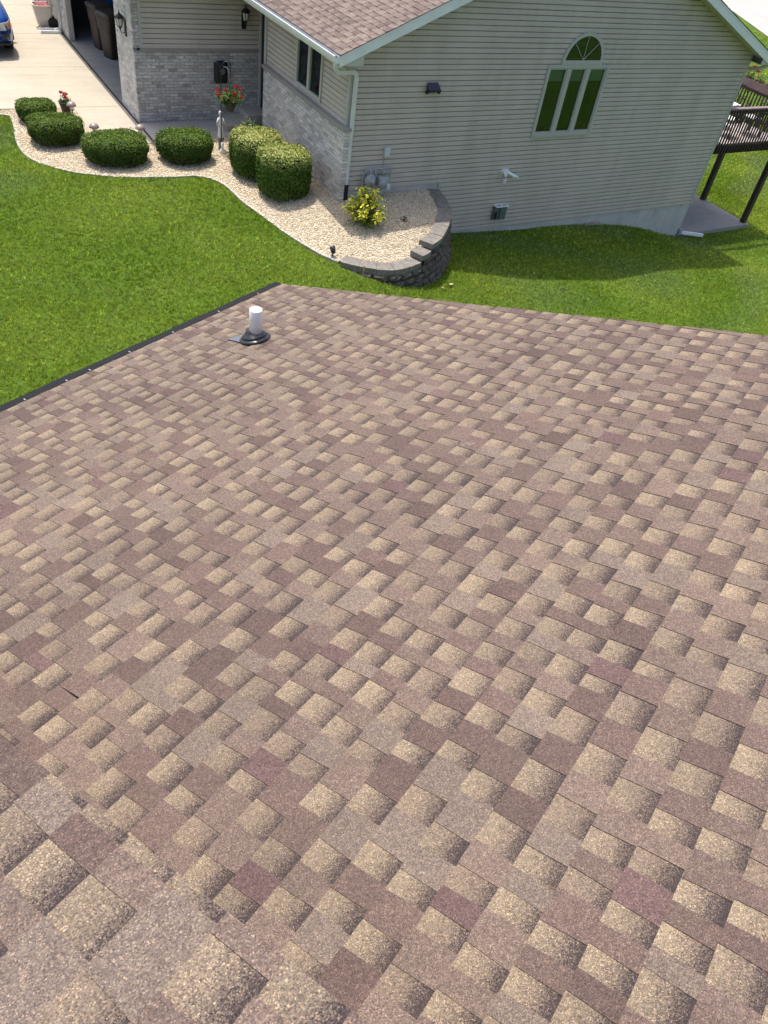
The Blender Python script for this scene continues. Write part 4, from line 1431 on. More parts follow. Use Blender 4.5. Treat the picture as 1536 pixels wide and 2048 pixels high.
for sd in (-1, 1):
    hl = MB()
    q = [(0.52, 0.035, 0.80), (0.70, 0.055, 0.81), (0.83, 0.14, 0.82), (0.875, 0.26, 0.84), (0.875, 0.27, 0.70), (0.84, 0.14, 0.66), (0.72, 0.045, 0.64), (0.54, 0.0, 0.64)]
    pts = [(CX + sd * x, CY + y - 0.02, CZ + z) for x, y, z in q]
    pin = [(CX + sd * (x - 0.06), CY + y + 0.10, CZ + z) for x, y, z in q]
    hl.mesh(pts + pin, [(0, 1, 6, 7), (1, 2, 5, 6), (2, 3, 4, 5)] + [(k, (k + 1) % 8, 8 + (k + 1) % 8, 8 + k) for k in range(8)])
    h_ = hl.build('headlight', M['lamp_lens'], car)
    a_ = MB()
    q2 = [(0.80, 0.10, 0.80), (0.855, 0.19, 0.80), (0.86, 0.21, 0.69), (0.81, 0.09, 0.67)]
    a_.mesh([(CX + sd * (x + 0.012), CY + y - 0.035, CZ + z) for x, y, z in q2] + [(CX + sd * (x - 0.02), CY + y + 0.02, CZ + z) for x, y, z in q2], [(0, 1, 2, 3), (0, 4, 5, 1), (1, 5, 6, 2), (2, 6, 7, 3), (3, 7, 4, 0)])
    a_.build('turn_signal', M['amber'], h_)
    fg = MB()
    fg.mesh([(CX + sd * x, CY + y, CZ + z) for x, y, z in ((0.60, -0.012, 0.56), (0.80, 0.065, 0.56), (0.80, 0.075, 0.42), (0.60, 0.0, 0.42), (0.58, 0.1, 0.56), (0.76, 0.16, 0.56), (0.76, 0.16, 0.42), (0.58, 0.1, 0.42))], [(0, 1, 2, 3), (0, 4, 5, 1), (3, 2, 6, 7), (1, 5, 6, 2), (0, 3, 7, 4)])
    fg.build('fog_light', M['car_dark'], car)
    for yy in (0.95, 3.72):
        wh = MB()
        c_ = (CX + sd * 0.84, CY + yy, CZ + 0.34)
        wh.lathe([(0.20, -0.10), (0.33, -0.11), (0.345, -0.08), (0.345, 0.08), (0.33, 0.11), (0.20, 0.115)], c_, 28, (0, 1, 0), (0, 0, 1), (sd, 0, 0))
        wo = wh.build('wheel', M['tyre'], car, True)
        rm = MB()
        rm.lathe([(0.001, 0.09), (0.06, 0.10), (0.20, 0.085), (0.215, 0.118), (0.20, 0.12)], c_, 20, (0, 1, 0), (0, 0, 1), (sd, 0, 0))
        rm.build('rim', M['chrome'], wo)
        ar = MB()
        ar.tube([(CX + sd * 0.95, CY + yy + 0.40 * math.cos(a), CZ + 0.34 + 0.40 * math.sin(a)) for a in np.linspace(-0.1, math.pi + 0.1, 14)], 0.028, 8)
        ar.build('wheel_arch', M['car_dark'], car, True)
    mr = MB()
    mr.box((CX + sd * 0.98 - 0.1, CY + 1.75, CZ + 1.10), (CX + sd * 0.98 + 0.1, CY + 1.88, CZ + 1.26), bev=0.03)
    mr.build('mirror', M['paint_blue'], car)
mb = MB()
mb.box((CX - 0.45, CY - 0.03, CZ + 0.60), (CX + 0.45, CY + 0.04, CZ + 0.80), bev=0.02)
mb.build('grille', M['car_dark'], car)
mb = MB()
mb.tube([(CX + x, CY + y, CZ + 0.335) for x, y in ((-0.86, 0.26), (-0.76, 0.05), (-0.5, -0.04), (0, -0.06), (0.5, -0.04), (0.76, 0.05), (0.86, 0.26))], 0.035, 8)
mb.build('bumper_lip', M['car_dark'], car, True)

# ------------------------------------------------------------------ retaining wall
rw = thing('retaining_wall', 'curved stone block retaining wall holding up the gravel bed', 'retaining wall', (0.9, -2.2, -3.3))
def wall_off(poly, d):
    P = np.array(poly)
    T = np.gradient(P, axis=0)
    Nn = np.column_stack([T[:, 1], -T[:, 0]])
    Nn /= np.linalg.norm(Nn, axis=1)[:, None]
    return P + Nn * d
path = np.array(smooth_path(WALL_OUT, 10))
seglen = np.concatenate([[0], np.cumsum(np.linalg.norm(np.diff(path, axis=0), axis=1))])
Lw = seglen[-1]
nrm = np.gradient(path, axis=0)
nrm = np.column_stack([nrm[:, 1], -nrm[:, 0]])
nrm /= np.linalg.norm(nrm, axis=1)[:, None]
def wp(s, off):
    return np.array([np.interp(s, seglen, path[:, 0]) + np.interp(s, seglen, nrm[:, 0]) * off, np.interp(s, seglen, path[:, 1]) + np.interp(s, seglen, nrm[:, 1]) * off])
sB = float(np.interp(0.52, path[:46, 0], seglen[:46]))     # steps in the top course
def s_at(x, y):
    return seglen[np.argmin(np.hypot(path[:, 0] - x, path[:, 1] - y))]
sA0, sA1 = 0.0, s_at(0.50, -2.68)
sB1 = s_at(0.80, -2.52)
sC1 = Lw
def captop(s):
    return -2.815 if s < sA1 else (-2.69 if s < sB1 else -2.555)
mb = MB()
rw_r = random.Random(3)
for course in range(9):
    zt = -2.655 - course * 0.135
    s = -rw_r.uniform(0, 0.2)
    while s < Lw:
        ln = rw_r.uniform(0.20, 0.34)
        a, b = max(s, 0.0), min(s + ln - 0.008, Lw)
        s += ln
        if b - a < 0.03:
            continue
        if zt > captop((a + b) / 2) - 0.09:
            continue
        z1, z0 = zt, zt - 0.13
        if z1 < -4.0:
            continue
        bat = 0.02 + (-2.655 - zt) * 0.17
        nu, nv = 6, 4
        grid = []
        for j in range(nv + 1):
            for i in range(nu + 1):
                u, v_ = i / nu, j / nv
                edge = (i in (0, nu)) or (j in (0, nv))
                off = bat - 0.05 + (0 if edge else rw_r.uniform(0.025, 0.065))
                q = wp(a + (b - a) * u, off)
                grid.append((q[0], q[1], z0 + (z1 - z0) * v_))
        fs = [(j * (nu + 1) + i, j * (nu + 1) + i + 1, (j + 1) * (nu + 1) + i + 1, (j + 1) * (nu + 1) + i) for j in range(nv) for i in range(nu)]
        mb.mesh(grid, fs)
        # top ledge of the block
        tq = [wp(a, bat - 0.05), wp(b, bat - 0.05), wp(b, bat - 0.3), wp(a, bat - 0.3)]
        mb.poly([(q[0], q[1], z1) for q in tq])
mb.build('stone_face', M['block'], rw)
def cap(sa, sb, zt, rot=0.0):
    mb = MB()
    n_ = 4
    out = [wp(sa + (sb - sa) * k / n_, 0.012 + rw_r.uniform(-0.006, 0.006)) for k in range(n_ + 1)]
    inn = [wp(sa + (sb - sa) * k / n_, -0.30 + rw_r.uniform(-0.006, 0.006)) for k in range(n_ + 1)]
    pts = [tuple(q) for q in out] + [tuple(q) for q in inn[::-1]]
    tl = rw_r.uniform(-0.006, 0.006)
    z1 = [zt + tl + rw_r.uniform(-0.003, 0.003) for _ in pts]
    mb.prism(pts, zt - 0.11, z1)
    mb.build('cap_stone', M['cap'], rw)
def caps(s0, s1, n_, zt):
    for k in range(n_):
        a = s0 + (s1 - s0) * k / n_
        b = s0 + (s1 - s0) * (k + 1) / n_
        cap(a + 0.004, b - 0.004, zt)
caps(sA0, sA1, 5, -2.815)
caps(sA1, sB1, 1, -2.69)
caps(sB1, Lw, 6, -2.555)

# narrow edging strip between lawn and gravel
mb = MB()
ep = np.array(EDGE)
for i in range(0, len(ep) - 1):
    a, b = ep[i], ep[i + 1]
    t_ = (b - a) / np.linalg.norm(b - a)
    n_ = np.array([-t_[1], t_[0]])
    a2, b2 = a + t_ * 0.004, b - t_ * 0.004
    pts = [a2 - n_ * 0.032, b2 - n_ * 0.032, b2 + n_ * 0.032, a2 + n_ * 0.032]
    zz = [float(max(BED(q[0], q[1]), LAWN(q[0], q[1]))) + 0.010 + random.uniform(-0.006, 0.008) for q in pts]
    mb.prism([tuple(q) for q in pts], [z - 0.12 for z in zz], zz)
tag(mb.build('garden_edging', M['edging'], origin=(-3.6, 2.1, -2.75)), 'thin pale stone edging strip curving between lawn and gravel', 'edging')

# ------------------------------------------------------------------ gravel stones (stuff)
def ico():
    bm = bmesh.new()
    bmesh.ops.create_icosphere(bm, subdivisions=1, radius=1)
    bm.verts.index_update()
    v = np.array([q.co[:] for q in bm.verts])
    f = np.array([[q.index for q in fc.verts] for fc in bm.faces])
    bm.free()
    return v, f
IV, IF = ico()
def stones(n):
    P = np.array(BEDPOLY)
    x = rng.uniform(P[:, 0].min(), P[:, 0].max(), n * 3)
    y = rng.uniform(P[:, 1].min(), P[:, 1].max(), n * 3)
    k = inpoly(x, y, BEDPOLY)
    x, y = x[k][:n], y[k][:n]
    z = BED(x, y)
    m = len(x)
    sz = rng.uniform(0.009, 0.019, (m, 1, 1)) * rng.uniform(0.6, 1.25, (m, 1, 3))
    sz[:, :, 2] *= 0.7
    V = IV[None] * sz * rng.uniform(0.85, 1.15, (m, len(IV), 1))
    a = rng.uniform(0, 6.28, m)
    c, s = np.cos(a)[:, None], np.sin(a)[:, None]
    tl = rng.uniform(-0.5, 0.5, m)[:, None]
    X, Y, Z = V[:, :, 0], V[:, :, 1], V[:, :, 2]
    Z2 = Z + X * tl
    V = np.stack([X * c - Y * s + x[:, None], X * s + Y * c + y[:, None], Z2 + z[:, None] + 0.008], -1).reshape(-1, 3)
    F = (IF[None] + (np.arange(m) * len(IV))[:, None, None]).reshape(-1, 3)
    pal = np.array([lin(236, 220, 188), lin(226, 207, 174), lin(214, 193, 160), lin(240, 228, 204), lin(196, 172, 140), lin(220, 202, 176), lin(176, 154, 130)]) * 0.86
    C = pal[rng.choice(len(pal), m, p=[0.25, 0.2, 0.16, 0.17, 0.08, 0.1, 0.04])] * rng.uniform(0.85, 1.12, (m, 1))
    return V, F, np.repeat(C, len(IV), 0)
V, F, C = stones(52000)
tag(fast_mesh('gravel', V, F, C, M['gravel']), 'cream and tan river gravel filling the planting bed', 'gravel', kind='stuff')

# ------------------------------------------------------------------ grass blades (stuff)
EXCL = [[(-12.1, 6.45), (3.6, 6.45), (3.6, 27), (-12.1, 27)], [(-4.06, 3.98), (0, 3.98), (0, 7), (-4.06, 7)], BEDPOLY, [(0, 0.0), (W + 0.02, 0.0), (W + 0.02, 9.5), (0, 9.5)], [(11.6, 0), (15.0, 0), (15.0, 6.05), (11.6, 6.05)],
    [tuple(q) for q in wall_off(WALL_OUT, 0.10)] + [(2.5, 0.0), (0, 0), (-0.9, -1.9)]]
near_fp = [tuple(PM(RAKE - 0.33, EAVE - 0.45)[:2]), tuple(PM(RAKE - 0.33, -4)[:2]), tuple(PM(-4, -4)[:2]), tuple(PM(-4, EAVE - 0.45)[:2])]
EXCL.append(near_fp)
def grass(name, n, x0, x1, y0, y1, hmin, hmax, wd, blades):
    x = rng.uniform(x0, x1, n)
    y = rng.uniform(y0, y1, n)
    k = np.ones(n, bool)
    for q in EXCL:
        k &= ~inpoly(x, y, q)
    # only where the photograph could see it: in front of the camera wedge
    x, y = x[k], y[k]
    m = len(x)
    bx = (x[:, None] + rng.normal(0, 0.012, (m, blades))).ravel()
    by = (y[:, None] + rng.normal(0, 0.012, (m, blades))).ravel()
    z = np.repeat(np.maximum(LAWN(x, y), -5.6) + 0.012 * np.sin(x * 2.1 + 1.3 * np.sin(y)) * np.cos(y * 1.7), blades)
    mm = len(bx)
    a = rng.uniform(0, 6.28, mm)
    h = rng.uniform(hmin, hmax, mm)
    ln = rng.uniform(0.15, 0.9, mm) * h
    la = rng.uniform(0, 6.28, mm)
    wv = wd * rng.uniform(0.6, 1.3, mm)
    V = np.zeros((mm, 3, 3))
    V[:, 0] = np.column_stack([bx - np.cos(a) * wv, by - np.sin(a) * wv, z - 0.006])
    V[:, 1] = np.column_stack([bx + np.cos(a) * wv, by + np.sin(a) * wv, z - 0.006])
    V[:, 2] = np.column_stack([bx + np.cos(la) * ln, by + np.sin(la) * ln, z + h])
    # patchy colour of the sward itself
    pn = 0.5 + 0.22 * np.sin(x * 1.3 + 2 * np.sin(y * 0.7)) + 0.2 * np.sin(y * 1.9 + 1.7 * np.sin(x * 0.9 + 1)) + rng.normal(0, 0.2, m) + np.where(x > 2, 0.12, 0)
    pn = np.clip(pn, 0, 1)[:, None]
    base = np.array([0.170, 0.290, 0.014]) * (1 - pn) + np.array([0.42, 0.49, 0.070]) * pn
    gq = np.clip(np.sin(x * 0.9 + 2.2 * np.sin(y * 0.8 + 0.6)) * np.sin(y * 1.1 - 1.6 * np.sin(x * 0.6)) - 0.12, 0, 1)[:, None] * 0.8
    base = base * (1 - gq) + np.array([0.29, 0.355, 0.145]) * gq
    C = np.repeat(base * np.exp(rng.normal(0, 0.34, (m, 1))), blades, 0) * rng.uniform(0.6, 1.4, (mm, 1))
    dry = rng.random(mm) < 0.05
    C[dry] = np.array([0.40, 0.40, 0.20]) * rng.uniform(0.7, 1.2, (dry.sum(), 1))
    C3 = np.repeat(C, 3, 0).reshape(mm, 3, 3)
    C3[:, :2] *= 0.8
    F = np.arange(mm * 3).reshape(-1, 3)
    return V.reshape(-1, 3), F, C3.reshape(-1, 3)
parts = [grass('a', 105000, -9.5, 3.0, -6.5, 6.6, 0.025, 0.058, 0.0065, 5), grass('b', 64000, 3.0, 18.0, -9.0, 3.0, 0.025, 0.060, 0.0070, 5), grass('c', 26000, 24.0, 45.0, -2.0, 26.0, 0.03, 0.08, 0.013, 5), grass('d', 60000, 15.0, 26.0, -2.0, 12.0, 0.03, 0.07, 0.009, 5), grass('e', 12000, 11.6, 15.1, 0.0, 12.0, 0.03, 0.07, 0.008, 5)]
Vs, Fs, Cs, off = [], [], [], 0
for V, F, C in parts:
    Vs.append(V)
    Fs.append(F + off)
    Cs.append(C)
    off += len(V)
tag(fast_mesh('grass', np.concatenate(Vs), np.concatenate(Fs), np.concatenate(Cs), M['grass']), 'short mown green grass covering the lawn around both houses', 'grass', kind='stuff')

# ------------------------------------------------------------------ shrubs
def leaves(P, Nn, size, C, asp=0.55, droop=0.6):
    """quad leaves at P, tilted at random about normal Nn"""
    m = len(P)
    d = Nn + rng.normal(0, droop, (m, 3))
    d /= np.linalg.norm(d, axis=1)[:, None]
    t = rng.normal(0, 1, (m, 3))
    u = np.cross(d, t)
    u /= np.linalg.norm(u, axis=1)[:, None]
    v = np.cross(d, u)
    s = (size * rng.uniform(0.6, 1.35, m))[:, None]
    V = np.stack([P - u * s, P - v * s * asp, P + u * s, P + v * s * asp], 1).reshape(-1, 3)
    F = np.arange(m * 4).reshape(-1, 4)
    return V, F, np.repeat(C, 4, 0)

def clipped_shrub(name, label, cat, c, a, b, h, n_leaf, size, cols, px_=2.4, pz=4.5, group=None, lump=0.075, brown=0.0, rz=0.0):
    t = thing(name, label, cat, c, group)
    c = np.array(c, float)
    d = rng.normal(0, 1, (n_leaf, 3))
    d /= np.linalg.norm(d, axis=1)[:, None]
    d[:, 2] = np.where(d[:, 2] < -0.75, -d[:, 2], d[:, 2])
    rxy = (np.abs(d[:, 0]) ** px_ + np.abs(d[:, 1]) ** px_) ** (1 / px_)
    rr = (rxy ** pz + np.abs(d[:, 2]) ** pz) ** (1 / pz)
    q = d / rr[:, None]
    ang = np.arctan2(q[:, 1], q[:, 0])
    lum = 1 + lump * (np.sin(ang * 3 + c[0] * 5) * 0.5 + np.sin(ang * 7 + q[:, 2] * 5 + c[1]) * 0.3 + np.sin(q[:, 0] * 9 + q[:, 1] * 8) * 0.25)
    depth = 1 - np.abs(rng.normal(0, 0.05, n_leaf))
    stray = rng.random(n_leaf) < 0.07
    depth[stray] += rng.uniform(0.02, 0.07, stray.sum())
    q = q * (lum * depth)[:, None]
    L = q * np.array([a, b, h / 2])
    cr, sr = math.cos(rz), math.sin(rz)
    L = np.column_stack([L[:, 0] * cr - L[:, 1] * sr, L[:, 0] * sr + L[:, 1] * cr, L[:, 2]])
    taper = 1 - 0.05 * np.clip(-q[:, 2], 0, 1)
    L[:, 0] *= taper
    L[:, 1] *= taper
    P = L + c + np.array([0, 0, h / 2 + 0.02])
    Nn = q / np.array([a, b, h / 2])
    Nn /= np.linalg.norm(Nn, axis=1)[:, None]
    k0, k1, k2 = cols
    tt = rng.random(n_leaf)[:, None]
    C = k0 * (1 - tt) + k1 * tt
    # sunlit top painted in: up-facing leaves take a brighter, yellower colour
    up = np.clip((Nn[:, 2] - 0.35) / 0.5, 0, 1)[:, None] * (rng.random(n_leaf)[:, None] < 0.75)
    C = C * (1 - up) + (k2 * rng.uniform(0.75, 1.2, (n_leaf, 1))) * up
    if brown > 0:
        bmask = (rng.random(n_leaf) < brown)
        C[bmask] = np.array([0.14, 0.09, 0.04]) * rng.uniform(0.6, 1.3, (bmask.sum(), 1))
    C = C * rng.uniform(0.7, 1.3, (n_leaf, 1))
    V, F, CC = leaves(P, Nn, size, C)
    # solid dark core: inner leaf shadow painted as colour, so that gaps read dark
    bm = bmesh.new()
    bmesh.ops.create_icosphere(bm, subdivisions=3, radius=1)
    bm.verts.index_update()
    cv = np.array([q_.co[:] for q_ in bm.verts])
    cf = np.array([[q_.index for q_ in f.verts] for f in bm.faces])
    bm.free()
    rxy = (np.abs(cv[:, 0]) ** px_ + np.abs(cv[:, 1]) ** px_) ** (1 / px_)
    rr = (rxy ** pz + np.abs(cv[:, 2]) ** pz) ** (1 / pz)
    cv = cv / rr[:, None] * 0.86 * np.array([a, b, h / 2])
    cv = np.column_stack([cv[:, 0] * cr - cv[:, 1] * sr, cv[:, 0] * sr + cv[:, 1] * cr, cv[:, 2]])
    cv = cv * (1 - 0.05 * np.clip(-cv[:, 2:3] / (h / 2), 0, 1)) + c + np.array([0, 0, h / 2 + 0.02])
    fast_mesh('foliage', V, F, CC, M['leaf'], t)
    fast_mesh('shade_core', cv, cf, np.tile(np.array([0.02, 0.025, 0.01]), (len(cv), 1)), M['leaf'], t)
    return t
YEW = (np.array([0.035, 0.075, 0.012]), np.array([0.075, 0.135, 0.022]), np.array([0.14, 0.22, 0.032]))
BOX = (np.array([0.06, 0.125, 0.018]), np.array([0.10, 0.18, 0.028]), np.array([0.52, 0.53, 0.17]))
G1 = 'low rounded shrubs along the gravel bed'
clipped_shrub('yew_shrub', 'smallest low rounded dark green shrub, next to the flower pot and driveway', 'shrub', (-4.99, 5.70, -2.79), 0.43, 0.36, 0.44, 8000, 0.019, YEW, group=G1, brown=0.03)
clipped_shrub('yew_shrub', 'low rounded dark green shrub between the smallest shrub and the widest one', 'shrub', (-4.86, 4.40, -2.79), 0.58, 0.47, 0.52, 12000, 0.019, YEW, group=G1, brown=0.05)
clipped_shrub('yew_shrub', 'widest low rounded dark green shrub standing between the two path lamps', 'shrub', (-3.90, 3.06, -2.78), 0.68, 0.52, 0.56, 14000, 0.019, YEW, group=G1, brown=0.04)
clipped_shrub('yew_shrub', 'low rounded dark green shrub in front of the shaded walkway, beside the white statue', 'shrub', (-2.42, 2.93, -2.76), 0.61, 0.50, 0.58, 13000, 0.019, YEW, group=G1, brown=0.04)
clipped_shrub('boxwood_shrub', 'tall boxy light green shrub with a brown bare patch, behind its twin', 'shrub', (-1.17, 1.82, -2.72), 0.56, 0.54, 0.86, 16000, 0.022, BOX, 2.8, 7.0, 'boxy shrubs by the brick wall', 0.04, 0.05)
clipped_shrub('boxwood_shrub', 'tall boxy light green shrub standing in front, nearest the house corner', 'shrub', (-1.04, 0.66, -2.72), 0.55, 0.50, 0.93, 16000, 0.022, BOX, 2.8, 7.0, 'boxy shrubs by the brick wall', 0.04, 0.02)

def loose_plant(name, label, cat, c, rad, h, n_stem, leaf_n, size, c0, c1, top=None, top_p=0.0, mound=0.7, parent=None, asp=0.55):
    t = parent or thing(name, label, cat, c)
    c = np.array(c, float)
    mb = MB()
    LP, LN, LC = [], [], []
    for s in range(n_stem):
        a = rng.uniform(0, 6.28)
        r_ = rad * math.sqrt(rng.uniform(0, 1))
        hh = h * (1 - mound * (r_ / rad) ** 2) * rng.uniform(0.75, 1.1)
        tip = c + np.array([r_ * math.cos(a), r_ * math.sin(a), hh])
        mid_ = c + np.array([r_ * 0.55 * math.cos(a), r_ * 0.55 * math.sin(a), hh * 0.6])
        base = c + np.array([r_ * 0.15 * math.cos(a), r_ * 0.15 * math.sin(a), 0])
        mb.tube([base, mid_, tip], [0.006, 0.005, 0.003], 5)
        for k in range(leaf_n):
            f = rng.uniform(0.25, 1.02)
            pos = (base * (1 - 2 * f) + mid_ * 2 * f) if f < 0.5 else (mid_ * (2 - 2 * f) + tip * (2 * f - 1))
            pos = pos + rng.normal(0, size * 1.1, 3)
            pos[2] = max(pos[2], c[2] + 0.02)
            LP.append(pos)
            nn_ = pos - c
            nn_[2] += h * 0.6
            LN.append(nn_ / np.linalg.norm(nn_))
            tt = rng.random()
            col = c0 * (1 - tt) + c1 * tt
            if top is not None and f > 0.72 and rng.random() < top_p:
                col = top * rng.uniform(0.8, 1.15)
            LC.append(col * rng.uniform(0.75, 1.25))
    mb.build('stems', M['wood'], t)
    V, F, C = leaves(np.array(LP), np.array(LN), size, np.array(LC), asp, 0.5)
    fast_mesh('foliage', V, F, C, M['leaf'], t)
    return t
loose_plant('spirea_shrub', 'yellow leaved shrub in front of the gas meter', 'shrub', (0.0, -1.12, -2.70), 0.47, 0.74, 100, 24, 0.037, np.array([0.10, 0.16, 0.015]), np.array([0.22, 0.27, 0.03]), np.array([0.76, 0.72, 0.08]), 0.75, 0.6)
loose_plant('perennial_plant', 'loose leafy green perennial between the porch step and the boxy shrubs', 'plant', (-0.62, 3.45, -2.74), 0.45, 0.62, 46, 18, 0.035, np.array([0.04, 0.09, 0.02]), np.array([0.10, 0.18, 0.04]), np.array([0.40, 0.42, 0.25]), 0.2, 0.5)
loose_plant('weed_plant', 'tiny sprawling weed in the shaded gravel of the raised bed', 'plant', (0.93, -1.22, -2.64), 0.16, 0.05, 14, 5, 0.018, np.array([0.05, 0.06, 0.03]), np.array([0.08, 0.08, 0.04]), None, 0, 0.5)

def blooms(parent, pts, r_, base, n=36):
    V_, F_, C_ = [], [], []
    LP, LN, LC = [], [], []
    for q in pts:
        q = np.array(q)
        d = rng.normal(0, 1, (n, 3))
        d /= np.linalg.norm(d, axis=1)[:, None]
        d[:, 2] = np.abs(d[:, 2]) * 0.8
        LP.append(q + d * r_ * rng.uniform(0.6, 1, (n, 1)))
        LN.append(d)
        LC.append(base * rng.uniform(0.6, 1.3, (n, 1)))
    V, F, C = leaves(np.concatenate(LP), np.concatenate(LN), r_ * 0.38, np.concatenate(LC), 0.8, 0.4)
    return fast_mesh('blossoms', V, F, C, M['flower'], parent)
RED = np.array([0.50, 0.022, 0.028])

# flower pot by the drive
fp = thing('flower_pot', 'dark pot of red flowers on the gravel beside the driveway', 'flower pot', (-4.26, 6.12, -2.77))
mb = MB()
mb.lathe([(0.09, 0.0), (0.135, 0.22), (0.15, 0.22), (0.15, 0.26), (0.125, 0.26), (0.12, 0.22), (0.001, 0.22)], (-4.26, 6.12, -2.77), 18)
mb.build('pot', M['pot'], fp)
loose_plant('x', '', '', (-4.26, 6.12, -2.55), 0.17, 0.16, 16, 9, 0.030, np.array([0.03, 0.09, 0.015]), np.array([0.07, 0.15, 0.03]), parent=fp)
blooms(fp, [(-4.27, 6.10, -2.38), (-4.22, 6.16, -2.36), (-4.31, 6.18, -2.33), (-4.25, 6.06, -2.42)], 0.055, RED)

# shepherd hook with hanging basket
HX, HY = -1.44, 3.28
hk = thing('shepherd_hook', 'tall thin black double shepherd hook standing in the gravel', 'garden hook', (HX, HY, -2.74))
mb = MB()
def hook(sd):
    return [(HX, HY, -1.06), (HX + sd * 0.02, HY, -0.95), (HX + sd * 0.08, HY - 0.01, -0.87), (HX + sd * 0.17, HY - 0.02, -0.87), (HX + sd * 0.22, HY - 0.03, -0.92), (HX + sd * 0.20, HY - 0.03, -1.10), (HX + sd * 0.22, HY - 0.03, -1.14)]
mb.tube([(HX, HY, -2.8), (HX, HY, -1.9), (HX, HY, -1.06)] + hook(-1)[1:4], 0.011, 7)
mb.tube(hook(1), 0.010, 7)
mb.build('pole', M['black_metal'], hk, True)
BX, BY, BZ = HX + 0.20, HY - 0.03, -1.86
hb = thing('hanging_basket', 'hanging basket of bright red flowers on the black garden hook', 'hanging basket', (BX, BY, BZ))
mb = MB()
mb.lathe([(0.09, 0.0), (0.14, 0.17), (0.15, 0.19), (0.13, 0.19), (0.001, 0.17)], (BX, BY, BZ), 16)
mb.build('basket', M['pot'], hb)
mb = MB()
for a in (0, 2.1, 4.2):
    mb.tube([(BX + 0.14 * math.cos(a), BY + 0.14 * math.sin(a), BZ + 0.18), (BX, BY, -1.12)], 0.003, 4)
mb.build('hanger_wires', M['black_metal'], hb)
loose_plant('x', '', '', (BX, BY, BZ + 0.12), 0.34, 0.30, 50, 14, 0.034, np.array([0.03, 0.08, 0.015]), np.array([0.08, 0.16, 0.03]), np.array([0.25, 0.28, 0.08]), 0.15, 0.35, parent=hb)
blooms(hb, [(BX - 0.30, BY - 0.05, BZ + 0.36), (BX - 0.20, BY - 0.12, BZ + 0.33), (BX - 0.12, BY, BZ + 0.42), (BX + 0.05, BY - 0.1, BZ + 0.38), (BX + 0.18, BY + 0.1, BZ + 0.46), (BX + 0.25, BY + 0.05, BZ + 0.42), (BX + 0.22, BY - 0.1, BZ + 0.30), (BX - 0.02, BY - 0.2, BZ + 0.28), (BX - 0.25, BY + 0.1, BZ + 0.40)], 0.056, RED)

# white statue
SX, SY, SZ = -1.43, 3.36, -2.83
stt = thing('garden_statue', 'slender white garden statue on a pedestal beside the black hook', 'statue', (SX, SY, SZ))
mb = MB()
mb.box((SX - 0.10, SY - 0.10, SZ), (SX + 0.10, SY + 0.10, SZ + 0.06), bev=0.01)
mb.lathe([(0.085, 0.06), (0.06, 0.10), (0.05, 0.2), (0.055, 0.30), (0.075, 0.34), (0.075, 0.37), (0.001, 0.37)], (SX, SY, SZ), 14)
mb.build('pedestal', M['cap'], stt, True)
mb = MB()
Z0 = SZ + 0.37
mb.lathe([(0.07, 0.0), (0.065, 0.05), (0.052, 0.14), (0.058, 0.22), (0.042, 0.29), (0.058, 0.37), (0.062, 0.41), (0.022, 0.445), (0.020, 0.46), (0.036, 0.485), (0.041, 0.52), (0.034, 0.555), (0.001, 0.572)], (SX, SY, Z0), 14)
mb.tube([(SX - 0.055, SY, Z0 + 0.40), (SX - 0.10, SY - 0.02, Z0 + 0.31), (SX - 0.06, SY - 0.06, Z0 + 0.24)], [0.02, 0.017, 0.014], 8)
mb.tube([(SX + 0.055, SY, Z0 + 0.40), (SX + 0.085, SY - 0.02, Z0 + 0.30), (SX + 0.03, SY - 0.06, Z0 + 0.26)], [0.02, 0.017, 0.014], 8)
mb.build('figure', M['statue'], stt, True)
# a small pale ornament at its foot
orn = thing('garden_ornament', 'small pale bird shaped ornament on the gravel at the foot of the statue', 'ornament', (-1.48, 3.12, -2.76))
mb = MB()
mb.lathe([(0.05, 0.0), (0.07, 0.04), (0.06, 0.10), (0.03, 0.14), (0.028, 0.20), (0.04, 0.24), (0.001, 0.28)], (-1.48, 3.12, -2.76), 12)
mb.tube([(-1.48, 3.12, -2.53), (-1.51, 3.08, -2.54), (-1.54, 3.05, -2.56)], [0.02, 0.012, 0.004], 6)
mb.build('body', M['statue'], orn, True)

# solar path lamps
def path_lamp(x, y, z, label):
    t = thing('path_lamp', label, 'path light', (x, y, z), 'mushroom path lamps along the drive')
    mb = MB()
    mb.lathe([(0.012, -0.05), (0.012, 0.14), (0.045, 0.145), (0.045, 0.16), (0.03, 0.16)], (x, y, z), 12)
    mb.build('stake', M['black_metal'], t, True)
    mb = MB()
    mb.lathe([(0.04, 0.16), (0.055, 0.25)], (x, y, z), 12)
    mb.build('lens', M['clear'], t, True)
    mb = MB()
    mb.lathe([(0.11, 0.245), (0.112, 0.255), (0.10, 0.285), (0.07, 0.32), (0.03, 0.335), (0.001, 0.338)], (x, y, z), 18)
    mb.build('cap', M['solar_cap'], t, True)
    return t
path_lamp(-4.17, 5.9, -2.77, 'mushroom path lamp right beside the dark flower pot')
path_lamp(-4.02, 4.45, -2.77, 'mushroom path lamp behind the gap between two wide rounded shrubs')
path_lamp(-3.08, 4.10, -2.71, 'mushroom path lamp standing at the corner of the sunlit walkway')

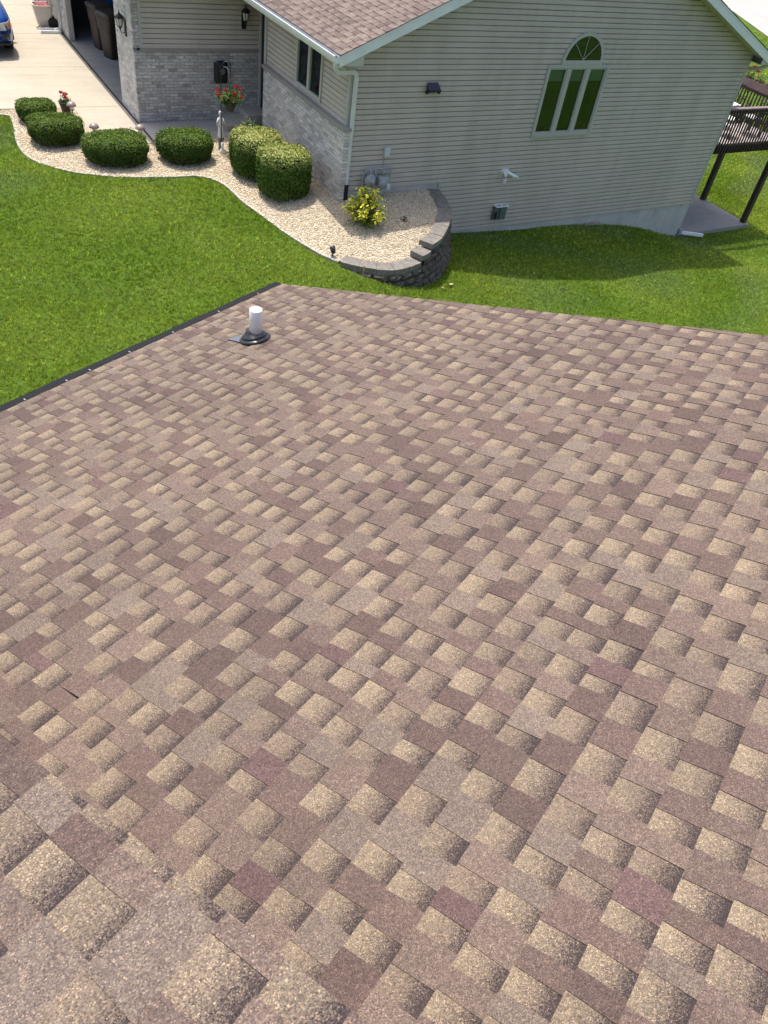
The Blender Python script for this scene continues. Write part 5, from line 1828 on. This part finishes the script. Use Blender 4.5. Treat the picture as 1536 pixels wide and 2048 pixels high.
# black garden spotlight at the bed edge
gs = thing('garden_spotlight', 'small black spotlight on the gravel at the lawn edge before the retaining wall', 'spotlight', (-1.14, -1.95, -2.86))
mb = MB()
mb.tube([(-1.14, -1.95, -2.90), (-1.14, -1.95, -2.76)], 0.014, 8)
mb.lathe([(0.03, -0.07), (0.05, -0.03), (0.055, 0.07), (0.045, 0.075), (0.04, 0.05), (0.001, 0.05)], (-1.14, -1.95, -2.73), 14, (1, 0, 0), (0, 0.8, -0.6), (0, 0.6, 0.8))
mb.build('lamp_body', M['black_metal'], gs, True)
mb = MB()
mb.box((-1.18, -2.0, -2.88), (-1.10, -1.92, -2.84), bev=0.01)
mb.build('base', M['galv'], gs)
# little tan stake stuck at the wall
mb = MB()
mb.tube([(-0.78, -2.60, -3.0), (-0.785, -2.615, -2.76)], [0.010, 0.014], 6)
tag(mb.build('plant_stake', M['dry_leaf'], origin=(-0.78, -2.6, -3.0)), 'short tan stake in the grass against the low end of the retaining wall', 'stake')
# dry leaves on the grass
for (x, y, r_, lb) in ((1.33, -2.72, 0.3, 'curled tan dry leaf on the grass below the retaining wall, larger of two'), (1.02, -2.86, 1.9, 'tiny tan dry leaf on the grass below the retaining wall')):
    z = float(LAWN(x, y)) + 0.05
    s = 0.065 if r_ < 1 else 0.035
    mb = MB()
    pr = []
    for u in np.linspace(-1, 1, 7):
        wv = 0.5 * (1 - u * u) * s + 0.004
        cx_, cy_ = x + math.cos(r_) * u * s, y + math.sin(r_) * u * s
        pr.append([(cx_ - math.sin(r_) * wv, cy_ + math.cos(r_) * wv, z + 0.02), (cx_, cy_, z + 0.01 * math.sin(u * 3)), (cx_ + math.sin(r_) * wv, cy_ - math.cos(r_) * wv, z + 0.025)])
    for a, b in zip(pr[:-1], pr[1:]):
        mb.poly([a[0], b[0], b[1], a[1]])
        mb.poly([a[1], b[1], b[2], a[2]])
    tag(mb.build('dry_leaf', M['dry_leaf'], origin=(x, y, z)), lb, 'leaf')

# ------------------------------------------------------------------ deck
DX0, DX1, DY0, DY1, DZ = W + 0.05, 14.95, 0.15, 4.6, -2.10
dk = thing('raised_deck', 'raised dark brown wooden deck with close balusters beside the house', 'deck', (13.3, 2.3, -4.62))
for i, yy in enumerate(np.arange(DY0 + 0.04, DY1, 0.142)):
    mb = MB()
    mb.box((DX0, yy, DZ - 0.03), (DX1 - 0.02, yy + 0.136, DZ))
    mb.build('floor_board', M['deck_floor'], dk)
mb = MB()
mb.box((DX0, DY0 - 0.02, DZ - 0.25), (DX1, DY0 + 0.02, DZ - 0.031))
mb.box((DX1 - 0.02, DY0 + 0.02, DZ - 0.25), (DX1 + 0.02, DY1, DZ - 0.031))
for x in np.arange(DX0 + 0.3, DX1, 0.4):
    mb.box((x, DY0 + 0.02, DZ - 0.22), (x + 0.04, DY1, DZ - 0.032))
mb.build('joists', M['deck'], dk)
for (x, y) in ((14.88, 0.20), (14.90, 1.97)):
    mb = MB()
    mb.box((x - 0.075, y - 0.075, -4.75), (x + 0.075, y + 0.075, DZ - 0.032 if y > 1 else -1.0), bev=0.006)
    mb.build('post', M['deck'], dk)
mb = MB()
mb.box((DX0, DY0 - 0.05, -1.19), (DX1 - 0.1, DY0 + 0.09, -1.15), bev=0.006)
mb.box((DX0, DY0 - 0.02, -1.28), (DX1 - 0.1, DY0 + 0.02, -1.191))
mb.build('rail', M['deck_rail'], dk)
mb = MB()
mb.box((DX1 - 0.04, DY0 + 0.1, -1.30), (DX1 + 0.0, DY1, -1.20))
mb.box((DX1 - 0.03, DY0 + 0.1, -1.97), (DX1 + 0.01, DY1, -1.90))
mb.build('rail', M['deck'], dk)
for x in np.arange(DX0 + 0.03, DX1 - 0.1, 0.118):
    mb = MB()
    mb.box((x, DY0 - 0.06, -2.33), (x + 0.038, DY0 - 0.022, -1.192))
    mb.build('baluster', M['deck'], dk)
for y in np.arange(DY0 + 0.2, DY1, 0.118):
    mb = MB()
    mb.box((DX1 + 0.012, y, -2.2), (DX1 + 0.05, y + 0.038, -1.21))
    mb.build('baluster', M['deck'], dk)
# planter box with flowers along the side rail
pb = thing('rail_planter', 'brown planter box of red and yellow flowers along the deck side rail', 'planter', (14.95, 2.3, -1.2))
mb = MB()
mb.box((DX1 - 0.13, DY0 + 0.15, -1.20), (DX1 + 0.11, DY1, -1.18))
mb.box((DX1 - 0.13, DY0 + 0.15, -1.18), (DX1 - 0.10, DY1, -0.99))
mb.box((DX1 + 0.08, DY0 + 0.15, -1.18), (DX1 + 0.11, DY1, -0.99))
mb.build('box', M['deck_rail'], pb)
for (y, n_) in ((1.25, 14), (1.75, 12), (2.25, 14), (2.75, 12)):
    loose_plant('x', '', '', (DX1, y, -1.05), 0.24, 0.26, n_, 12, 0.035, np.array([0.06, 0.12, 0.02]), np.array([0.16, 0.24, 0.05]), np.array([0.7, 0.62, 0.15]), 0.35, 0.4, parent=pb)
blooms(pb, [(DX1 + rng.uniform(-0.12, 0.12), y + rng.uniform(-0.1, 0.1), -0.80 + rng.uniform(-0.04, 0.08)) for y in (1.2, 1.3, 1.42, 2.08, 2.16, 2.26, 2.2, 2.12, 2.8)], 0.075, RED)
# wrought iron chairs
def chair(x, y, rz, label):
    t = thing('patio_chair', label, 'chair', (x, y, DZ), 'black iron chairs on the deck')
    c, s = math.cos(rz), math.sin(rz)
    def T(a, b, q):
        return (x + c * a - s * b, y + s * a + c * b, DZ + q)
    mb = MB()
    mb.tube([T(-0.24, -0.24, 0.42), T(0.24, -0.24, 0.42), T(0.24, 0.24, 0.42), T(-0.24, 0.24, 0.42), T(-0.24, -0.24, 0.42)], 0.014, 6)
    for k in np.linspace(-0.18, 0.18, 6):
        mb.tube([T(-0.24, k, 0.42), T(0.24, k, 0.42)], 0.009, 5)
    mb.build('seat', M['black_metal'], t)
    mb = MB()
    mb.tube([T(-0.24, 0.24, 0.42), T(-0.24, 0.30, 0.75), T(-0.16, 0.33, 0.92), T(0, 0.335, 0.97), T(0.16, 0.33, 0.92), T(0.24, 0.30, 0.75), T(0.24, 0.24, 0.42)], 0.015, 6)
    for k in np.linspace(-0.16, 0.16, 5):
        mb.tube([T(k, 0.25, 0.44), T(k + 0.03, 0.29, 0.6), T(k - 0.03, 0.31, 0.76), T(k, 0.33, 0.93)], 0.010, 5)
    mb.build('backrest', M['black_metal'], t)
    for sx, sy in ((-1, -1), (1, -1), (1, 1), (-1, 1)):
        mb = MB()
        mb.tube([T(sx * 0.24, sy * 0.24, 0.42), T(sx * 0.27, sy * 0.27, 0.0)], 0.014, 6)
        mb.build('leg', M['black_metal'], t)
    for sx in (-1, 1):
        mb = MB()
        mb.tube([T(sx * 0.25, 0.28, 0.66), T(sx * 0.28, 0.0, 0.66), T(sx * 0.27, -0.22, 0.62), T(sx * 0.24, -0.24, 0.42)], 0.013, 6)
        mb.build('armrest', M['black_metal'], t)
    mb = MB()
    mb.box(T(-0.2, -0.2, 0.435) if rz == 0 else (x - 0.2, y - 0.2, DZ + 0.435), (x + 0.2, y + 0.2, DZ + 0.475) if rz else T(0.2, 0.2, 0.475), bev=0.015)
    mb.build('cushion', M['cushion'], t)
    return t
chair(14.33, 1.95, R(-70), 'black iron chair on the deck close against the planter rail')
chair(12.98, 0.80, R(195), 'black iron chair with a white cushion on the deck, nearest the house wall')
chair(13.98, 0.82, R(165), 'black iron chair with a white cushion, middle of the deck front')
tb = thing('patio_table', 'round black iron table standing on the deck between the chairs', 'table', (13.45, 1.75, DZ))
mb = MB()
mb.lathe([(0.40, 0.69), (0.41, 0.70), (0.41, 0.715), (0.40, 0.72), (0.001, 0.72)], (13.45, 1.75, DZ), 24)
mb.build('table_top', M['black_metal'], tb)
for a in (0.4, 1.97, 3.54, 5.11):
    mb = MB()
    mb.tube([(13.45 + 0.30 * math.cos(a), 1.75 + 0.30 * math.sin(a), DZ + 0.69), (13.45 + 0.2 * math.cos(a), 1.75 + 0.2 * math.sin(a), DZ + 0.35), (13.45 + 0.33 * math.cos(a), 1.75 + 0.33 * math.sin(a), DZ)], 0.014, 6)
    mb.build('leg', M['black_metal'], tb)
